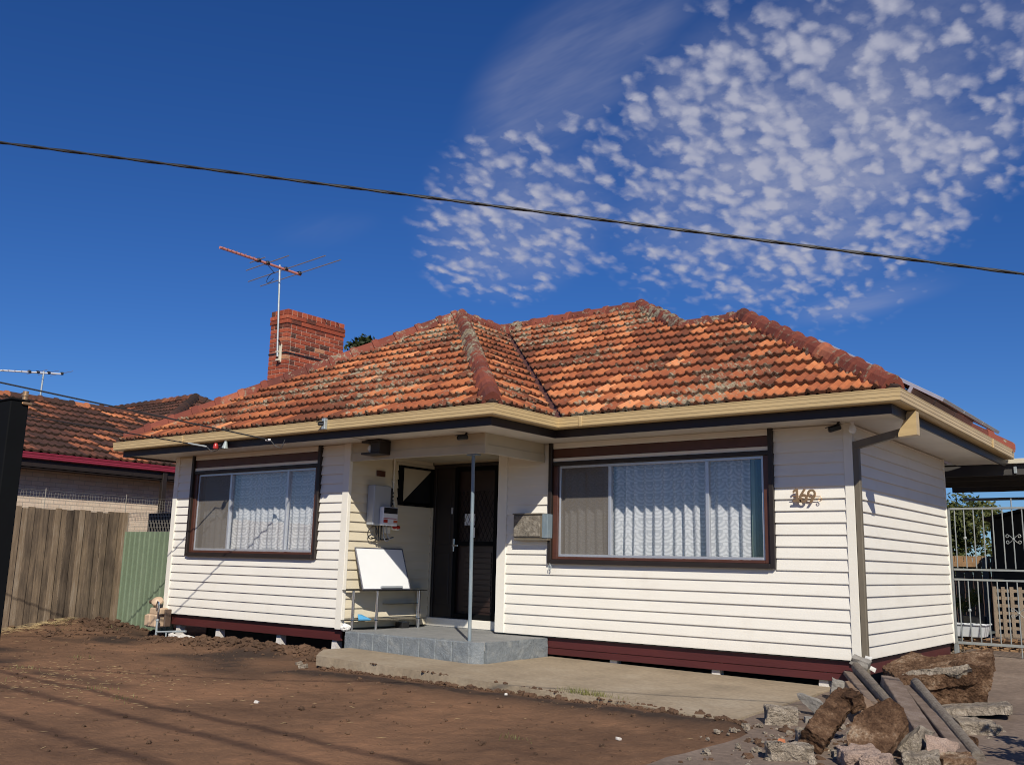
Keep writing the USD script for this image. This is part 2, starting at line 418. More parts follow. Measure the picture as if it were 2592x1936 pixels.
def paling_mat():
    g = G(); pos = g.add('geometry') + '.position'
    tone = g.add('attribute', {'attribute': 'tone'}) + '.fac'
    grain = g.noise(g.scaled(pos, (30, 30, 1.6)), 1.6, 5, .65)
    bl = g.noise(g.scaled(pos, (2, 2, 1.2)), 1.5, 4)
    kn = g.noise(g.scaled(pos, (7, 7, 2.2)), 1.0, 4, .6)
    t = g.math('multiply_add', grain, .8, g.math('multiply_add', kn, .9, g.math('add', tone, -.85)), clamp=True)
    col = g.ramp(t, [(0, (.045, .033, .024)), (.32, (.105, .078, .054)), (.6, (.195, .142, .092)), (1, (.33, .275, .21))])
    nrm = g.add('bump', {'strength': .5, 'distance': .01}, height=grain) + '.normal'
    p = g.add('principled_bsdf', {'roughness': .9, 'specular_ior_level': .2}, base_color=col, normal=nrm)
    return g.done('paling', p + '.BSDF')
paling_mat()

def cream_brick_mat():
    g = G(); pos = g.add('geometry') + '.position'
    s = g.add('separate_xyz', {}, vector=pos)
    v = g.add('combine_xyz', {}, x=s + '.y', y=s + '.z') + '.vector'
    b = g.add('brick_texture', {'color1': (.64, .51, .38), 'color2': (.57, .45, .33), 'mortar': (.42, .35, .27), 'scale': 1.0, 'brick_width': .24, 'row_height': .086, 'mortar_size': .006, 'mortar_smooth': .3}, vector=v)
    col = g.mix(.25, b + '.color', g.ramp(g.noise(pos, 5.0, 4), [(.3, (.3, .3, .3)), (.7, (.7, .7, .7))]), 'overlay')
    nrm = g.add('bump', {'strength': .6, 'distance': .008, 'invert': True}, height=b + '.fac') + '.normal'
    p = g.add('principled_bsdf', {'roughness': .85}, base_color=col, normal=nrm)
    return g.done('cream_brick', p + '.BSDF')
cream_brick_mat()

def soil_mat(name, a, b, c, damp=False):
    g = G(); pos = g.add('geometry') + '.position'
    n1 = g.noise(pos, .55, 5, .6, .4); n2 = g.noise(pos, 5.0, 5, .65); n3 = g.noise(pos, 38.0, 4, .7)
    t = g.math('multiply_add', n1, .75, g.math('multiply_add', n2, .35, g.math('multiply_add', n3, .25, -.17)), clamp=True)
    col = g.ramp(t, [(.30, a), (.5, b), (.70, c)])
    if damp:
        dm = g.math('multiply', g.add('attribute', {'attribute': 'damp'}) + '.fac', g.math('multiply_add', n2, 1.6, .2), clamp=True)
        col = g.mix(dm, col, (.050, .033, .024))
    # straw-coloured and pale crumbs
    vo = g.add('voronoi_texture', {'scale': 55.0}, vector=g.scaled(pos, (1, 1.0, 1)))
    cr = g.math('multiply', g.math('less_than', vo + '.distance', .16), g.math('greater_than', g.noise(pos, 9.0, 3), .60))
    col = g.mix(g.math('multiply', cr, .55), col, (.36, .27, .17))
    h = g.math('multiply_add', n3, .6, n2)
    nrm = g.add('bump', {'strength': .75, 'distance': .026}, height=h) + '.normal'
    p = g.add('principled_bsdf', {'roughness': .95, 'specular_ior_level': .15}, base_color=col, normal=nrm)
    return g.done(name, p + '.BSDF')
soil_mat('soil', (.095, .053, .032), (.170, .094, .053), (.255, .135, .073), damp=True)
soil_mat('clod_soil', (.052, .032, .021), (.105, .062, .038), (.17, .10, .06))

def caked_mat(name='earth_caked', off=-.045):  # concrete with earth clinging to its underside
    g = G(); pos = g.add('geometry') + '.position'
    n1 = g.noise(pos, 11.0, 7, .75); n2 = g.noise(pos, 55.0, 4, .7); n0 = g.noise(pos, 3.2, 3)
    vo = g.add('voronoi_texture', {'scale': 38.0, 'randomness': 1.0}, vector=pos) + '.distance'
    t = g.math('multiply_add', n1, .95, g.math('multiply_add', n2, .45, g.math('multiply_add', n0, .75, -.56 + off)), clamp=True)
    col = g.ramp(t, [(.14, (.032, .019, .012)), (.34, (.095, .052, .030)), (.50, (.175, .103, .060)), (.62, (.29, .195, .125)), (.76, (.47, .38, .27)), (.92, (.58, .51, .41))])
    h = g.math('multiply_add', n2, .55, g.math('multiply_add', vo, -.35, n1))
    nrm = g.add('bump', {'strength': 1.0, 'distance': .035}, height=h) + '.normal'
    p = g.add('principled_bsdf', {'roughness': .97, 'specular_ior_level': .1}, base_color=col, normal=nrm)
    return g.done(name, p + '.BSDF')
caked_mat()
caked_mat('dark_earth', -.12)
caked_mat('mid_earth', -.085)

def lace_mat():
    g = G(); pos = g.add('geometry') + '.position'
    s = g.add('separate_xyz', {}, vector=pos)
    u = g.math('divide', s + '.x', .115); w = g.math('divide', s + '.z', .145)
    row = g.math('floor', w)
    uc = g.math('subtract', g.math('fraction', g.math('multiply_add', row, 0.0, u)), .5)
    wc = g.math('fraction', w)
    r = g.math('sqrt', g.math('add', g.math('multiply', uc, uc), g.math('multiply', g.math('subtract', wc, .72), g.math('subtract', wc, .72))))
    ring = g.math('multiply_add', g.math('sine', g.math('multiply', r, 21.0)), .5, .5)
    below = g.math('less_than', wc, .74)
    arcs = g.math('multiply', ring, below)
    dots = g.math('multiply', g.math('greater_than', wc, .80), g.math('greater_than', g.math('absolute', uc), .30))
    pat = g.math('maximum', arcs, dots)
    fine = g.noise(pos, 160.0, 2)
    v = g.math('multiply_add', pat, .30, g.math('multiply', fine, .25))
    col = g.ramp(v, [(0, (.50, .51, .53)), (.4, (.88, .88, .88))])
    d = g.add('diffuse_bsdf', {}, color=col)
    tl = g.add('translucent_bsdf', {}, color=col)
    m1 = g.add('mix_closure', {'fac': .25}, closure1=d + '.BSDF', closure2=tl + '.BSDF')
    return g.done('lace', m1 + '.closure')
lace_mat()
# ------------------------------------------------------------------ dimensions (origin: foot of the boards at the right front corner)
E_ = 0.125                                                                 # board exposure
XL0, XL1, XR0, D_ = -10.206, -6.23, -4.642, 1.244                          # left wing, recess, right wing; depth of the step
DOOR_Y, SIDE_D = 0.40, 3.78
OV, ZT, ZB, ZS = 0.72, 2.60, 2.47, 2.40                                    # eave overhang, gutter top and bottom, soffit
XI = -3.22                                                                 # gutter corner of the left wing
XC, ZC = -3.915, 2.156                                                     # porch beam corner
TP = 0.615                                                                 # roof slope (tangent)

def path_z(x, y):
    return -.25 - .0127 * (x + 3.9) + np.where(np.asarray(y) > 0, .040 * np.asarray(y), .015 * np.asarray(y)) * np.clip((np.asarray(x) + 4.5) / 3, 0, 1)

# ------------------------------------------------------------------ ground
PATH = Polygon([(-5.95, -1.22), (-5.98, -1.75), (-5.50, -2.27), (-5.30, -2.30), (-4.0, -2.31), (-2.4, -2.34), (-1.45, -2.30), (-.27, -2.52), (.03, -2.80), (.06, -3.0), (.02, -3.4), (.0, -3.9), (-.05, -4.5), (-.05, -12), (9, -12), (9, 9), (.02, 9), (.02, .10), (-3.83, .10), (-3.83, -.5), (-5.95, -.5)])
def soil_height(x, y):
    p = np.stack([x, y, np.zeros_like(x)], -1)
    z = -.352 + .013 * np.minimum(y + 1.3, 0) + .0 * x
    near = np.exp(-((x + 4) / 14) ** 2 - ((y + 3) / 10) ** 2)
    z = z + near * (.050 * (meshkit.fbm(p * .9, 4, 3) - .5) + .030 * (meshkit.fbm(p * 6, 4, 9) - .5) + .012 * (meshkit.noise(p * 19, 13) - .5))
    # loose spoil heaped along the left wing and in front of the side fence
    lump = meshkit.fbm(p * 5.5, 4, 21)
    heap = np.exp(-((y + 1.62) / .22) ** 2) * np.clip((x + 10.0) / 1.2, 0, 1) * np.clip((-5.9 - x) / .35, 0, 1)
    z = z + heap * (.045 + .15 * (lump - .32) * np.clip((x + 11.2) / 3, .3, 1.15))
    under = np.clip((y + 1.36) / .2, 0, 1) * np.clip((x + 10.5) / .3, 0, 1) * np.clip((1.2 - x) / .3, 0, 1)
    z = z - .06 * under
    bank = np.exp(-((x + 11.7) / .8) ** 2 - ((y + 1.75) / .75) ** 2)
    z = z + bank * (.13 + .14 * (lump - .4))
    ridge = np.exp(-((x + 11.8) / .4) ** 2) * np.clip((-.3 - y) / 1.0, 0, 1) * np.clip((y + 7) / 2, 0, 1)
    z = z + ridge * .05
    # hole below the gas pipe
    z = z - .16 * np.exp(-((x + 10.12) / .22) ** 2 - ((y + 1.34) / .14) ** 2)
    # trench-like step in front of the path, and machine tracks
    z = z + .045 * np.exp(-((y + 2.60 - .03 * x) / .35) ** 2) * np.clip((x + 5.6) / .4, 0, 1) * np.clip((.1 - x) / .3, 0, 1)
    z = z + .018 * np.exp(-((y + 2.86 - .06 * (x + 3)) / .05) ** 2) * (meshkit.fbm(p * np.array([1.2, 6, 1]), 3, 31) - .3) * 2 * np.clip((x + 4.6) / .4, 0, 1) * np.clip((.2 - x) / .3, 0, 1)
    return z
def axis(lo, hi, step, far):
    a = np.arange(lo, hi + step / 2, step); g, x, s = [], hi, step
    while x < far: s *= 1.35; x += s; g.append(x)
    h, x, s = [], lo, step
    while x > -far: s *= 1.35; x -= s; h.append(x)
    return np.concatenate([h[::-1], a, g])
gx, gy = axis(-15, 2.2, .045, 600), axis(-7.5, .6, .045, 600)
GX, GY = np.meshgrid(gx, gy, indexing='ij')
GZ = soil_height(GX, GY)
import shapely
inside = shapely.contains_xy(PATH.buffer(-.05), GX, GY)
GZ = np.where(inside, np.minimum(GZ, path_z(GX, GY) - .12), GZ)
DAMP = np.exp(-((GY + 2.62 - .03 * GX) / .22) ** 2) * np.clip((GX + 6.0) / .5, 0, 1) * np.clip((.4 - GX) / .4, 0, 1)
DAMP = np.maximum(DAMP, .8 * np.exp(-((GY + 1.5) / .35) ** 2) * np.clip((-5.6 - GX) / .5, 0, 1) * np.clip((GX + 13) / .5, 0, 1))
DAMP = np.maximum(DAMP, 1.3 * np.clip(meshkit.fbm(np.stack([GX * .7, GY * 1.3, GX * 0], -1), 3, 77) - .52, 0, 1) * 3.0 * np.clip((-GX - 1.0) / 6, 0, 1))
ni, nj = GX.shape
idx = np.arange(ni * nj).reshape(ni, nj)
gf = np.concatenate([np.stack([idx[:-1, :-1], idx[1:, :-1], idx[1:, 1:]], -1).reshape(-1, 3), np.stack([idx[:-1, :-1], idx[1:, 1:], idx[:-1, 1:]], -1).reshape(-1, 3)])
obj('', 'ground', (np.stack([GX, GY, GZ], -1).reshape(-1, 3), gf), 'soil', smooth=True, kind='structure', attrs={'damp': DAMP.ravel()})
def gz(x, y): return float(soil_height(np.array([float(x)]), np.array([float(y)]))[0])

# concrete path and drive: one slab, its broken edge roughened
def slab_from(poly, thick, zfun, step=.12, jag=.012, seed=1):
    ring = shapely.segmentize(poly.exterior, step)
    c = np.array(ring.coords)[:-1]
    n = meshkit.noise(np.c_[c * 4, np.zeros(len(c))], seed) - .5
    m = meshkit.noise(np.c_[c * 4 + 31, np.zeros(len(c))], seed) - .5
    c = c + np.stack([n, m], 1) * 2 * jag
    t = trimesh.creation.extrude_polygon(Polygon(c).buffer(0), thick, engine='earcut')
    v = np.array(t.vertices); top = v[:, 2] > thick / 2
    v[:, 2] = zfun(v[:, 0], v[:, 1]) - np.where(top, 0, thick)
    return v, np.array(t.faces)
wp = Polygon([(-5.95, -1.22), (-5.98, -1.75), (-5.50, -2.27), (-5.30, -2.30), (-4.0, -2.31), (-2.4, -2.34), (-1.45, -2.30), (-.27, -2.52), (-.27, .10), (-3.83, .10), (-3.83, -.5), (-5.95, -.5)])
obj('', 'concrete_path', slab_from(wp, .11, path_z, seed=4), 'concrete_path', kind='structure')
dp = Polygon([(-.262, .10), (-.262, -2.52), (.03, -2.80), (.06, -3.0), (.02, -3.4), (.0, -3.9), (-.05, -4.5), (-.05, -12), (9, -12), (9, 9), (.02, 9), (.02, .10)])
obj('', 'driveway', slab_from(dp, .11, lambda x, y: path_z(x, y) - .012, step=.15, jag=.03, seed=6), 'driveway', kind='structure')

# ------------------------------------------------------------------ the house
H = thing('weatherboard_house', 'white weatherboard house with orange terracotta tile roof, brick chimney and recessed porch', 'house')

# --- walls
def wallmap(kind):
    return {'front': lambda u, n, z: (u, -n, z), 'left': lambda u, n, z: (u, -D_ - n, z), 'side': lambda u, n, z: (n, u, z), 'recess': lambda u, n, z: (XL1 + n, u, z)}[kind]
def board(kind, u0, u1, z0, z1, k):
    f = wallmap(kind); j = (random.random() - .5)
    n0, n1 = .026 + .003 * j, .004
    sec = [(-.004, z0 + .001), (n0, z0 - .003 + .002 * j), (n0 - .001, z0 + .010), (n1, z1), (-.004, z1)]
    P, Q = [f(u0, a, b) for a, b in sec], [f(u1, a, b) for a, b in sec]
    v = np.array(P + Q); n = 5; fc = []
    for i in range(n):
        q = (i + 1) % n; fc += [[i, q, n + q], [i, n + q, n + i]]
    fc += [[0, 2, 1], [0, 3, 2], [0, 4, 3], [n, n + 1, n + 2], [n, n + 2, n + 3], [n, n + 3, n + 4]]
    fc = np.array(fc)
    t = trimesh.Trimesh(v, fc, process=False); t.fix_normals()
    return np.array(t.vertices), np.array(t.faces)
def boards(kind, u0, u1, holes, wall, z_low=0.0, mat='white_paint'):
    for k in range(20):
        z0, z1 = k * E_, min((k + 1) * E_ + .014, ZS)
        if z0 >= ZS - .01 or z0 < z_low - .01: continue
        spans = [(u0, u1)]
        for (a, b, c, d) in holes:
            if min(z1 - .014, d) - max(z0, c) > .03:
                spans = [q for (s, e) in spans for q in ((s, min(e, a)), (max(s, b), e)) if q[1] - q[0] > .03]
        for s, e in spans: obj(wall, 'weatherboard', board(kind, s, e, z0, z1, k), mat)

def wall_shell(kind, u0, u1, holes, th=.09):
    """Sheathing behind the boards, with real openings."""
    f = wallmap(kind); us = sorted({u0, u1, *[h[0] for h in holes], *[h[1] for h in holes]}); zs = sorted({-.02, 2.55, *[h[2] for h in holes], *[h[3] for h in holes]})
    ms = []
    for a, b in zip(us, us[1:]):
        for c, d in zip(zs, zs[1:]):
            if any(h[0] - 1e-6 <= a and b <= h[1] + 1e-6 and h[2] - 1e-6 <= c and d <= h[3] + 1e-6 for h in holes): continue
            p, q = f(a, -.006, c), f(b, -th, d); ms.append(box(p[0], q[0], p[1], q[1], p[2], q[2]))
    return ms
RW = (-3.82, -.83, .885, 2.42); LW = (-9.745, -6.765, .87, 2.41); SW = (-.335, .40, 1.64, 2.20)
inner = lambda w: (w[0] + .09, w[1] - .09, w[2] + .08, 2.13)
w1 = obj(H, 'front_wall', wall_shell('front', XR0, -.02, [inner(RW)]), 'interior_dark'); boards('front', XR0 + .135, -.058, [RW], w1)
w2 = obj(H, 'wing_wall', wall_shell('left', XL0 + .01, XL1 - .01, [inner(LW)]), 'interior_dark'); boards('left', XL0 + .085, XL1 - .085, [LW], w2)
w3 = obj(H, 'side_wall', wall_shell('side', .02, SIDE_D, []), 'interior_dark'); boards('side', .06, SIDE_D, [], w3)
w4 = obj(H, 'porch_side_wall', wall_shell('recess', -D_ + .05, DOOR_Y + .1, [(SW[0] + .05, SW[1] - .02, SW[2] + .05, SW[3] - .04)]), 'interior_dark')
boards('recess', -D_ + .02, DOOR_Y - .024, [SW], w4, mat='porch_boards')
# walls out of sight behind, plain
obj(H, 'rear_wall', [box(XL0 + .01, XL0 + .1, -D_ + .1, 7.4, -.02, 2.5), box(XL0 + .1, -1.1, 7.3, 7.4, -.02, 2.5), box(-1.16, -1.07, SIDE_D, 7.3, -.02, 2.5), box(-1.07, 0, SIDE_D - .09, SIDE_D, -.02, 2.45), box(XR0, XR0 + .09, .1, DOOR_Y + .1, -.02, 2.5)], 'white_paint')
obj(H, 'floor', box(XL0 + .1, -.1, .5, 7.3, -.03, -.008), 'interior_dark')
# door wall
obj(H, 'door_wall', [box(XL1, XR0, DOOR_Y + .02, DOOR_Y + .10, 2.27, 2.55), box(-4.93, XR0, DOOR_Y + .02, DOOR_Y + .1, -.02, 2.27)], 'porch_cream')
sill = obj(H, 'threshold', [cbox(XL1 + .01, XR0 + .02, DOOR_Y - .045, DOOR_Y + .10, -.02, .095, .006)], 'cream_trim')
# corner boards and trims
for c in (cbox(-.064, .028, -.030, .020, -.02, ZS, .003), cbox(.001, .030, .0201, .062, -.02, ZS, .003)): obj(H, 'corner_board', c, 'cream_trim')
obj(H, 'corner_board', cbox(XL0 - .02, XL0 + .088, -D_ - .034, -D_ + .04, -.02, ZS, .003), 'cream_trim')
obj(H, 'corner_board', cbox(XL1 - .085, XL1 + .034, -D_ - .036, -D_ + .022, -.02, ZS, .004), 'cream_trim')
obj(H, 'door_trim', cbox(XR0 - .012, XR0 + .137, -.034, .10, -.005, 2.30, .004), 'cream_trim')
obj(H, 'door_trim', cbox(XL1 + .001, XL1 + .040, DOOR_Y - .022, DOOR_Y + .019, -.02, 1.64, .003), 'porch_cream')
obj(H, 'corner_board', cbox(.001, .03, SIDE_D, SIDE_D + .03, -.02, ZS), 'cream_trim')
# red base boards, stumps
for z0, z1, y in ((-.142, -.012, .028), (-.224, -.147, .034)): obj(H, 'base_board', cbox(XR0 + .1, -.02, y, y + .022, z0, z1, .003), 'red_base')
obj(H, 'base_board', cbox(XL0 + .02, XL1 - .01, -D_ + .026, -D_ + .05, -.165, -.012, .003), 'red_base')
obj(H, 'base_board', cbox(-.05, -.028, .03, SIDE_D, -.17, -.012, .003), 'red_base')
for x, y in ((-8.92, -D_ + .06), (-7.55, -D_ + .07), (-6.40, -D_ + .05), (-9.95, -D_ + .08), (-2.92, .07), (-1.60, .07), (-.4, .07)):
    g0 = -.40
    obj(H, 'stump', hull([(x + a * (.055 if z < -.3 else .040), y + .05 + b * (.055 if z < -.3 else .04), z) for a in (-1, 1) for b in (-1, 1) for z in (g0, -.05)]), 'white_stone')
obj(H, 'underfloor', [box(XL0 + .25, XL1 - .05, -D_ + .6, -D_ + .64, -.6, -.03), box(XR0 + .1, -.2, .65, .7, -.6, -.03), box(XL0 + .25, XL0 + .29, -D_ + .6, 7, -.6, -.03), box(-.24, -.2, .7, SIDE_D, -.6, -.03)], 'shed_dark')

# --- windows
def window(kind, W, name, mull, order):
    f = wallmap(kind); u0, u1, z0, z1 = W
    def b(ua, ub, na, nb, za, zb, bev=.004):
        p, q = f(ua, na, za), f(ub, nb, zb); return cbox(p[0], q[0], p[1], q[1], p[2], q[2], bev)
    fr = obj(H, name, [b(u0, u0 + .052, -.03, .062, z0, ZS), b(u1 - .052, u1, -.03, .062, z0, ZS), b(u0 + .052, u1 - .052, -.03, .070, z0 - .004, z0 + .05), b(u0 + .052, u1 - .052, -.03, .040, 2.11, 2.16)], 'black_brown')
    # deep timber jambs inside the surround
    obj(fr, 'jamb', [b(u0 + .053, u0 + .125, -.08, .022, z0 + .051, 2.109)], 'brown_timber'); obj(fr, 'jamb', [b(u1 - .125, u1 - .053, -.08, .022, z0 + .051, 2.109)], 'brown_timber')
    obj(fr, 'jamb', [b(u0 + .126, u1 - .126, -.08, .026, z0 + .051, z0 + .085)], 'brown_timber')
    # rolled awning strip above: cream, brown, cream bands
    obj(fr, 'awning_band', b(u0 + .053, u1 - .053, -.03, .030, 2.161, 2.205), 'cream_trim'); obj(fr, 'awning_band', b(u0 + .053, u1 - .053, -.03, .026, 2.207, 2.325), 'brown_timber')
    obj(fr, 'awning_band', b(u0 + .053, u1 - .053, -.03, .034, 2.327, 2.398), 'cream_trim')
    a0, a1, c0, c1 = u0 + .128, u1 - .128, z0 + .087, 2.108
    n = -.035
    al = [b(a0, a0 + .028, n - .02, n + .03, c0, c1, .002), b(a1 - .028, a1, n - .02, n + .03, c0, c1, .002), b(a0 + .028, a1 - .028, n - .02, n + .035, c0, c0 + .03, .002), b(a0 + .028, a1 - .028, n - .02, n + .03, c1 - .03, c1, .002)]
    sash = obj(fr, 'sash', al, 'aluminium')
    for m in mull: obj(fr, 'mullion', [b(m - .020, m + .020, n - .015, n + .033, c0 + .031, c1 - .031, .002)], 'aluminium')
    edges = [a0 + .029] + [e for m in mull for e in (m - .021, m + .021)] + [a1 - .029]
    for i in range(3):
        s, e = edges[2 * i], edges[2 * i + 1]
        p, q = f(s, n, c0 + .031), f(e, n - .004, c1 - .031)
        obj(fr, 'pane', box(p[0], q[0], p[1], q[1], p[2], q[2]), 'pane_glass')
        if i == 0:
            p, q = f(s, n + .022, c0 + .031), f(e, n + .0205, c1 - .031); obj(fr, 'insect_screen', box(p[0], q[0], p[1], q[1], p[2], q[2]), 'fly_screen')
    # room behind: a shallow box so the glass shows depth
    p, q = f(u0 + .02, -.10, z0 - .3), f(u1 - .02, -1.9, 2.45)
    x0, x1, y0, y1 = min(p[0], q[0]), max(p[0], q[0]), min(p[1], q[1]), max(p[1], q[1])
    obj(H, 'room', [box(x0, x0 + .03, y0, y1, p[2], q[2]), box(x1 - .03, x1, y0, y1, p[2], q[2]), box(x0, x1, y1 - .03, y1, p[2], q[2]), box(x0, x1, y0, y1, q[2] - .03, q[2]), box(x0, x1, y0, y1, p[2], p[2] + .03)], 'interior_dark')
    return fr
win_r = window('front', RW, 'window', (-2.94, -1.64), 0)
win_l = window('left', LW, 'window', (-8.80, -7.495), 0)
tag(win_l, 'left window with its view half reflected'); tag(win_r, 'wide right window with full lace curtain')
obj(H, 'curtain_track', [box(RW[0] + .12, RW[1] - .12, .19, .22, 2.10, 2.13), box(LW[0] + .12, LW[1] - .12, -D_ + .19, -D_ + .22, 2.10, 2.13)], 'white_plastic')
obj(H, 'inner_reveal', [box(-1.20, -1.16, .22, .30, .95, 2.1), box(-1.155, -.93, .42, .45, .9, 2.15)], 'interior_green')

# small dark window in the porch's side wall with the lit wall's reflection built as a pale triangle
f = wallmap('recess'); u0, u1, z0, z1 = SW
def bb(ua, ub, na, nb, za, zb): p, q = f(ua, na, za), f(ub, nb, zb); return cbox(p[0], q[0], p[1], q[1], p[2], q[2], .003)
sf = obj(H, 'side_window', [bb(u0, u0 + .10, -.02, .035, z0, z1), bb(u1 - .03, u1, -.02, .035, z0, z1), bb(u0 + .10, u1 - .03, -.02, .035, z0, z0 + .03), bb(u0 + .10, u1 - .03, -.02, .035, z1 - .02, z1)], 'black_paint')
obj(sf, 'pane', bb(u0 + .101, u1 - .031, -.012, -.006, z0 + .031, z1 - .021), 'dark_glass')
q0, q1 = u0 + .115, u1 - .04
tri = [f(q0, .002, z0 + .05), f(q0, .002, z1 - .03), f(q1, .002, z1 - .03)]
obj(sf, 'reflection_panel', hull(tri + [(x + .006, y, z) for x, y, z in tri]), 'porch_cream')  # pale triangle stands in for a reflection in the pane
obj(sf, 'head_trim', bb(u0 - .03, u1, -.01, .03, z1 + .001, z1 + .05), 'porch_cream')

# --- front door
dx0, dx1, dz0, dz1 = XL1 + .03, -4.95, .096, 2.265
y = DOOR_Y
door = obj(H, 'door', [cbox(dx0, dx0 + .05, y, y + .06, dz0, dz1), cbox(dx1 - .05, dx1, y, y + .06, dz0, dz1), cbox(dx0 + .05, dx1 - .05, y, y + .06, dz1 - .05, dz1), cbox(-5.83, -5.79, y, y + .06, dz0, dz1 - .05)], 'black_brown')
obj(door, 'side_panel', [cbox(dx0 + .051, -5.831, y + .02, y + .05, dz0 + .002, dz1 - .051), cbox(dx0 + .10, -5.87, y + .012, y + .03, dz0 + .2, 1.0), cbox(dx0 + .10, -5.87, y + .012, y + .03, 1.12, 2.05)], 'black_brown')
obj(door, 'screen_frame', [cbox(-5.788, -5.73, y - .005, y + .03, dz0 + .002, dz1 - .052), cbox(-5.06, dx1 - .051, y - .005, y + .03, dz0 + .002, dz1 - .052), cbox(-5.73, -5.06, y - .005, y + .03, dz1 - .11, dz1 - .053), cbox(-5.73, -5.06, y - .005, y + .03, 1.10, 1.16), cbox(-5.73, -5.06, y - .005, y + .03, dz0 + .002, .17)], 'black_paint')
obj(door, 'door_leaf', [cbox(-5.785, dx1 - .055, y + .055, y + .09, dz0 + .002, dz1 - .06)] + [cbox(-5.60, -5.12, y + .044, y + .056, .20 + k * .075, .262 + k * .075) for k in range(11)], 'door_brown')
grid = []
for k in range(-6, 12):
    for s in (1, -1):
        a0 = -5.73 + k * .075; p = [(a0, 1.165), (a0 + s * .35, 1.165 + .7)]
        (xa, za), (xb, zb) = p
        lo, hi = max(min(xa, xb), -5.725), min(max(xa, xb), -5.065)
        if hi - lo < .02: continue
        g1 = lambda x: za + (x - xa) * (zb - za) / (xb - xa)
        grid.append(tube([(lo, y + .006, g1(lo)), (hi, y + .006, g1(hi))], .0035, 4))
obj(door, 'diamond_grille', grid, 'black_paint')
obj(door, 'pale_plate', cbox(-5.61, -5.42, y + .028, y + .034, 1.39, 1.55), 'white_plastic')  # plain pale plate behind the grille
obj(door, 'sticker', cbox(-5.455, -5.385, y - .010, y - .006, 1.215, 1.355), 'paper')
obj(door, 'handle', [cbox(-5.775, -5.745, y - .03, y - .006, 1.02, 1.2), cbox(-5.77, -5.66, y - .05, y - .03, 1.09, 1.115)], 'chrome')
obj(door, 'lock', cbox(-5.835, -5.805, y - .014, y - .002, 1.55, 1.64), 'grey_plastic')
# --- porch beam, ceiling and post
by = -D_
obj(H, 'porch_beam', [box(XL1 + .036, XC, by, by + .06, ZC + .03, ZS), box(XC - .06, XC, by + .06, -.03, ZC + .03, ZS)], 'interior_dark')
for z0, z1, n in ((ZC, ZC + .108, .020), (ZC + .108, ZS, .010)):
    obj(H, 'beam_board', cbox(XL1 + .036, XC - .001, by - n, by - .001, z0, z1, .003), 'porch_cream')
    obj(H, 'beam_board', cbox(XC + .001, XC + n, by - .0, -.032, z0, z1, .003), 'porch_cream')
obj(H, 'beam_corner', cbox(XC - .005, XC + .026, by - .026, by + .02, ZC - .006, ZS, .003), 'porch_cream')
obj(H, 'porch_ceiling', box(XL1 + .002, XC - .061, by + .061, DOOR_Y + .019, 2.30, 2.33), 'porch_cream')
obj(H, 'porch_post', [tube([(-4.082, -1.215, -.03), (-4.11, -1.215, ZC + .03)], .0215, 14), cbox(-4.19, -4.03, -1.25, -1.17, ZC - .018, ZC - .001, .003)], 'post_blue_grey', smooth=40)

# --- eaves: gutter, fascia, soffit
P_eave = [(XL0 - OV, 8.1), (XL0 - OV, by - OV), (XI, by - OV), (XI, -OV), (OV, -OV), (OV, 4.82)]
def mitred(profile, path, closed_profile=True):
    path = [np.array(p, float) for p in path]; off = []
    nrm = []
    for a, b in zip(path, path[1:]):
        t = (b - a) / np.linalg.norm(b - a); nrm.append(np.array([t[1], -t[0]]))
    for i in range(len(path)):
        off.append(nrm[0] if i == 0 else nrm[-1] if i == len(path) - 1 else nrm[i - 1] + nrm[i])
    n = len(profile); v = [(p[0] + o[0] * a, p[1] + o[1] * a, z) for p, o in zip(path, off) for a, z in profile]; f = []
    for i in range(len(path) - 1):
        for k in range(n if closed_profile else n - 1):
            j = (k + 1) % n; a, b = i * n, (i + 1) * n; f += [[a + k, b + k, b + j], [a + k, b + j, a + j]]
    for k in range(1, n - 1): f += [[0, k, k + 1], [(len(path) - 1) * n, (len(path) - 1) * n + k + 1, (len(path) - 1) * n + k]]
    t = trimesh.Trimesh(np.array(v), np.array(f), process=False); t.fix_normals()
    return np.array(t.vertices), np.array(t.faces)
gp = [(-.112, 2.585), (-.108, 2.585), (-.106, 2.480), (-.012, 2.478), (-.006, 2.586), (-.006, 2.592), (.003, 2.600), (.008, 2.594), (.004, 2.584), (.003, 2.560), (.000, 2.557), (.0015, 2.522), (-.0025, 2.519), (-.002, 2.485), (-.014, 2.470), (-.112, 2.470)]
gut = obj(H, 'gutter', mitred(gp, P_eave), 'gutter_beige')
for x, yv in ((-9.05, by - OV), (-2.9, -OV)): obj(gut, 'joint_strap', cbox(x - .02, x + .02, yv - .016, yv + .002, 2.474, 2.595, .003), 'gutter_beige')
obj(gut, 'joint_strap', cbox(OV - .002, OV + .016, 3.38, 3.42, 2.474, 2.595, .003), 'gutter_beige')
obj(H, 'fascia', mitred([(-.138, 2.375), (-.116, 2.375), (-.116, 2.575), (-.138, 2.575)], P_eave), 'black_brown')
def rect(x0, x1, y0, y1, z, t=.012): return box(x0, x1, y0, y1, z, z + t)
ov = OV - .138
for a, b in ((XL0 - ov, -8.6), (-8.594, -7.2), (-7.194, -5.6), (-5.594, XI - .138)): obj(H, 'soffit_panel', rect(a, b, by - ov, by + .0, ZS), 'soffit_paint')
obj(H, 'soffit_panel', rect(XC + .001, XI - .138, by + .002, -ov - .002, ZS), 'soffit_paint'); 
for a, b in ((XC + .001, -2.6), (-2.594, -1.2), (-1.194, -.004)): obj(H, 'soffit_panel', rect(a, b, -ov, .0, ZS), 'soffit_paint')
obj(H, 'soffit_panel', rect(0, ov, -ov, -.3, ZS), 'soffit_paint')
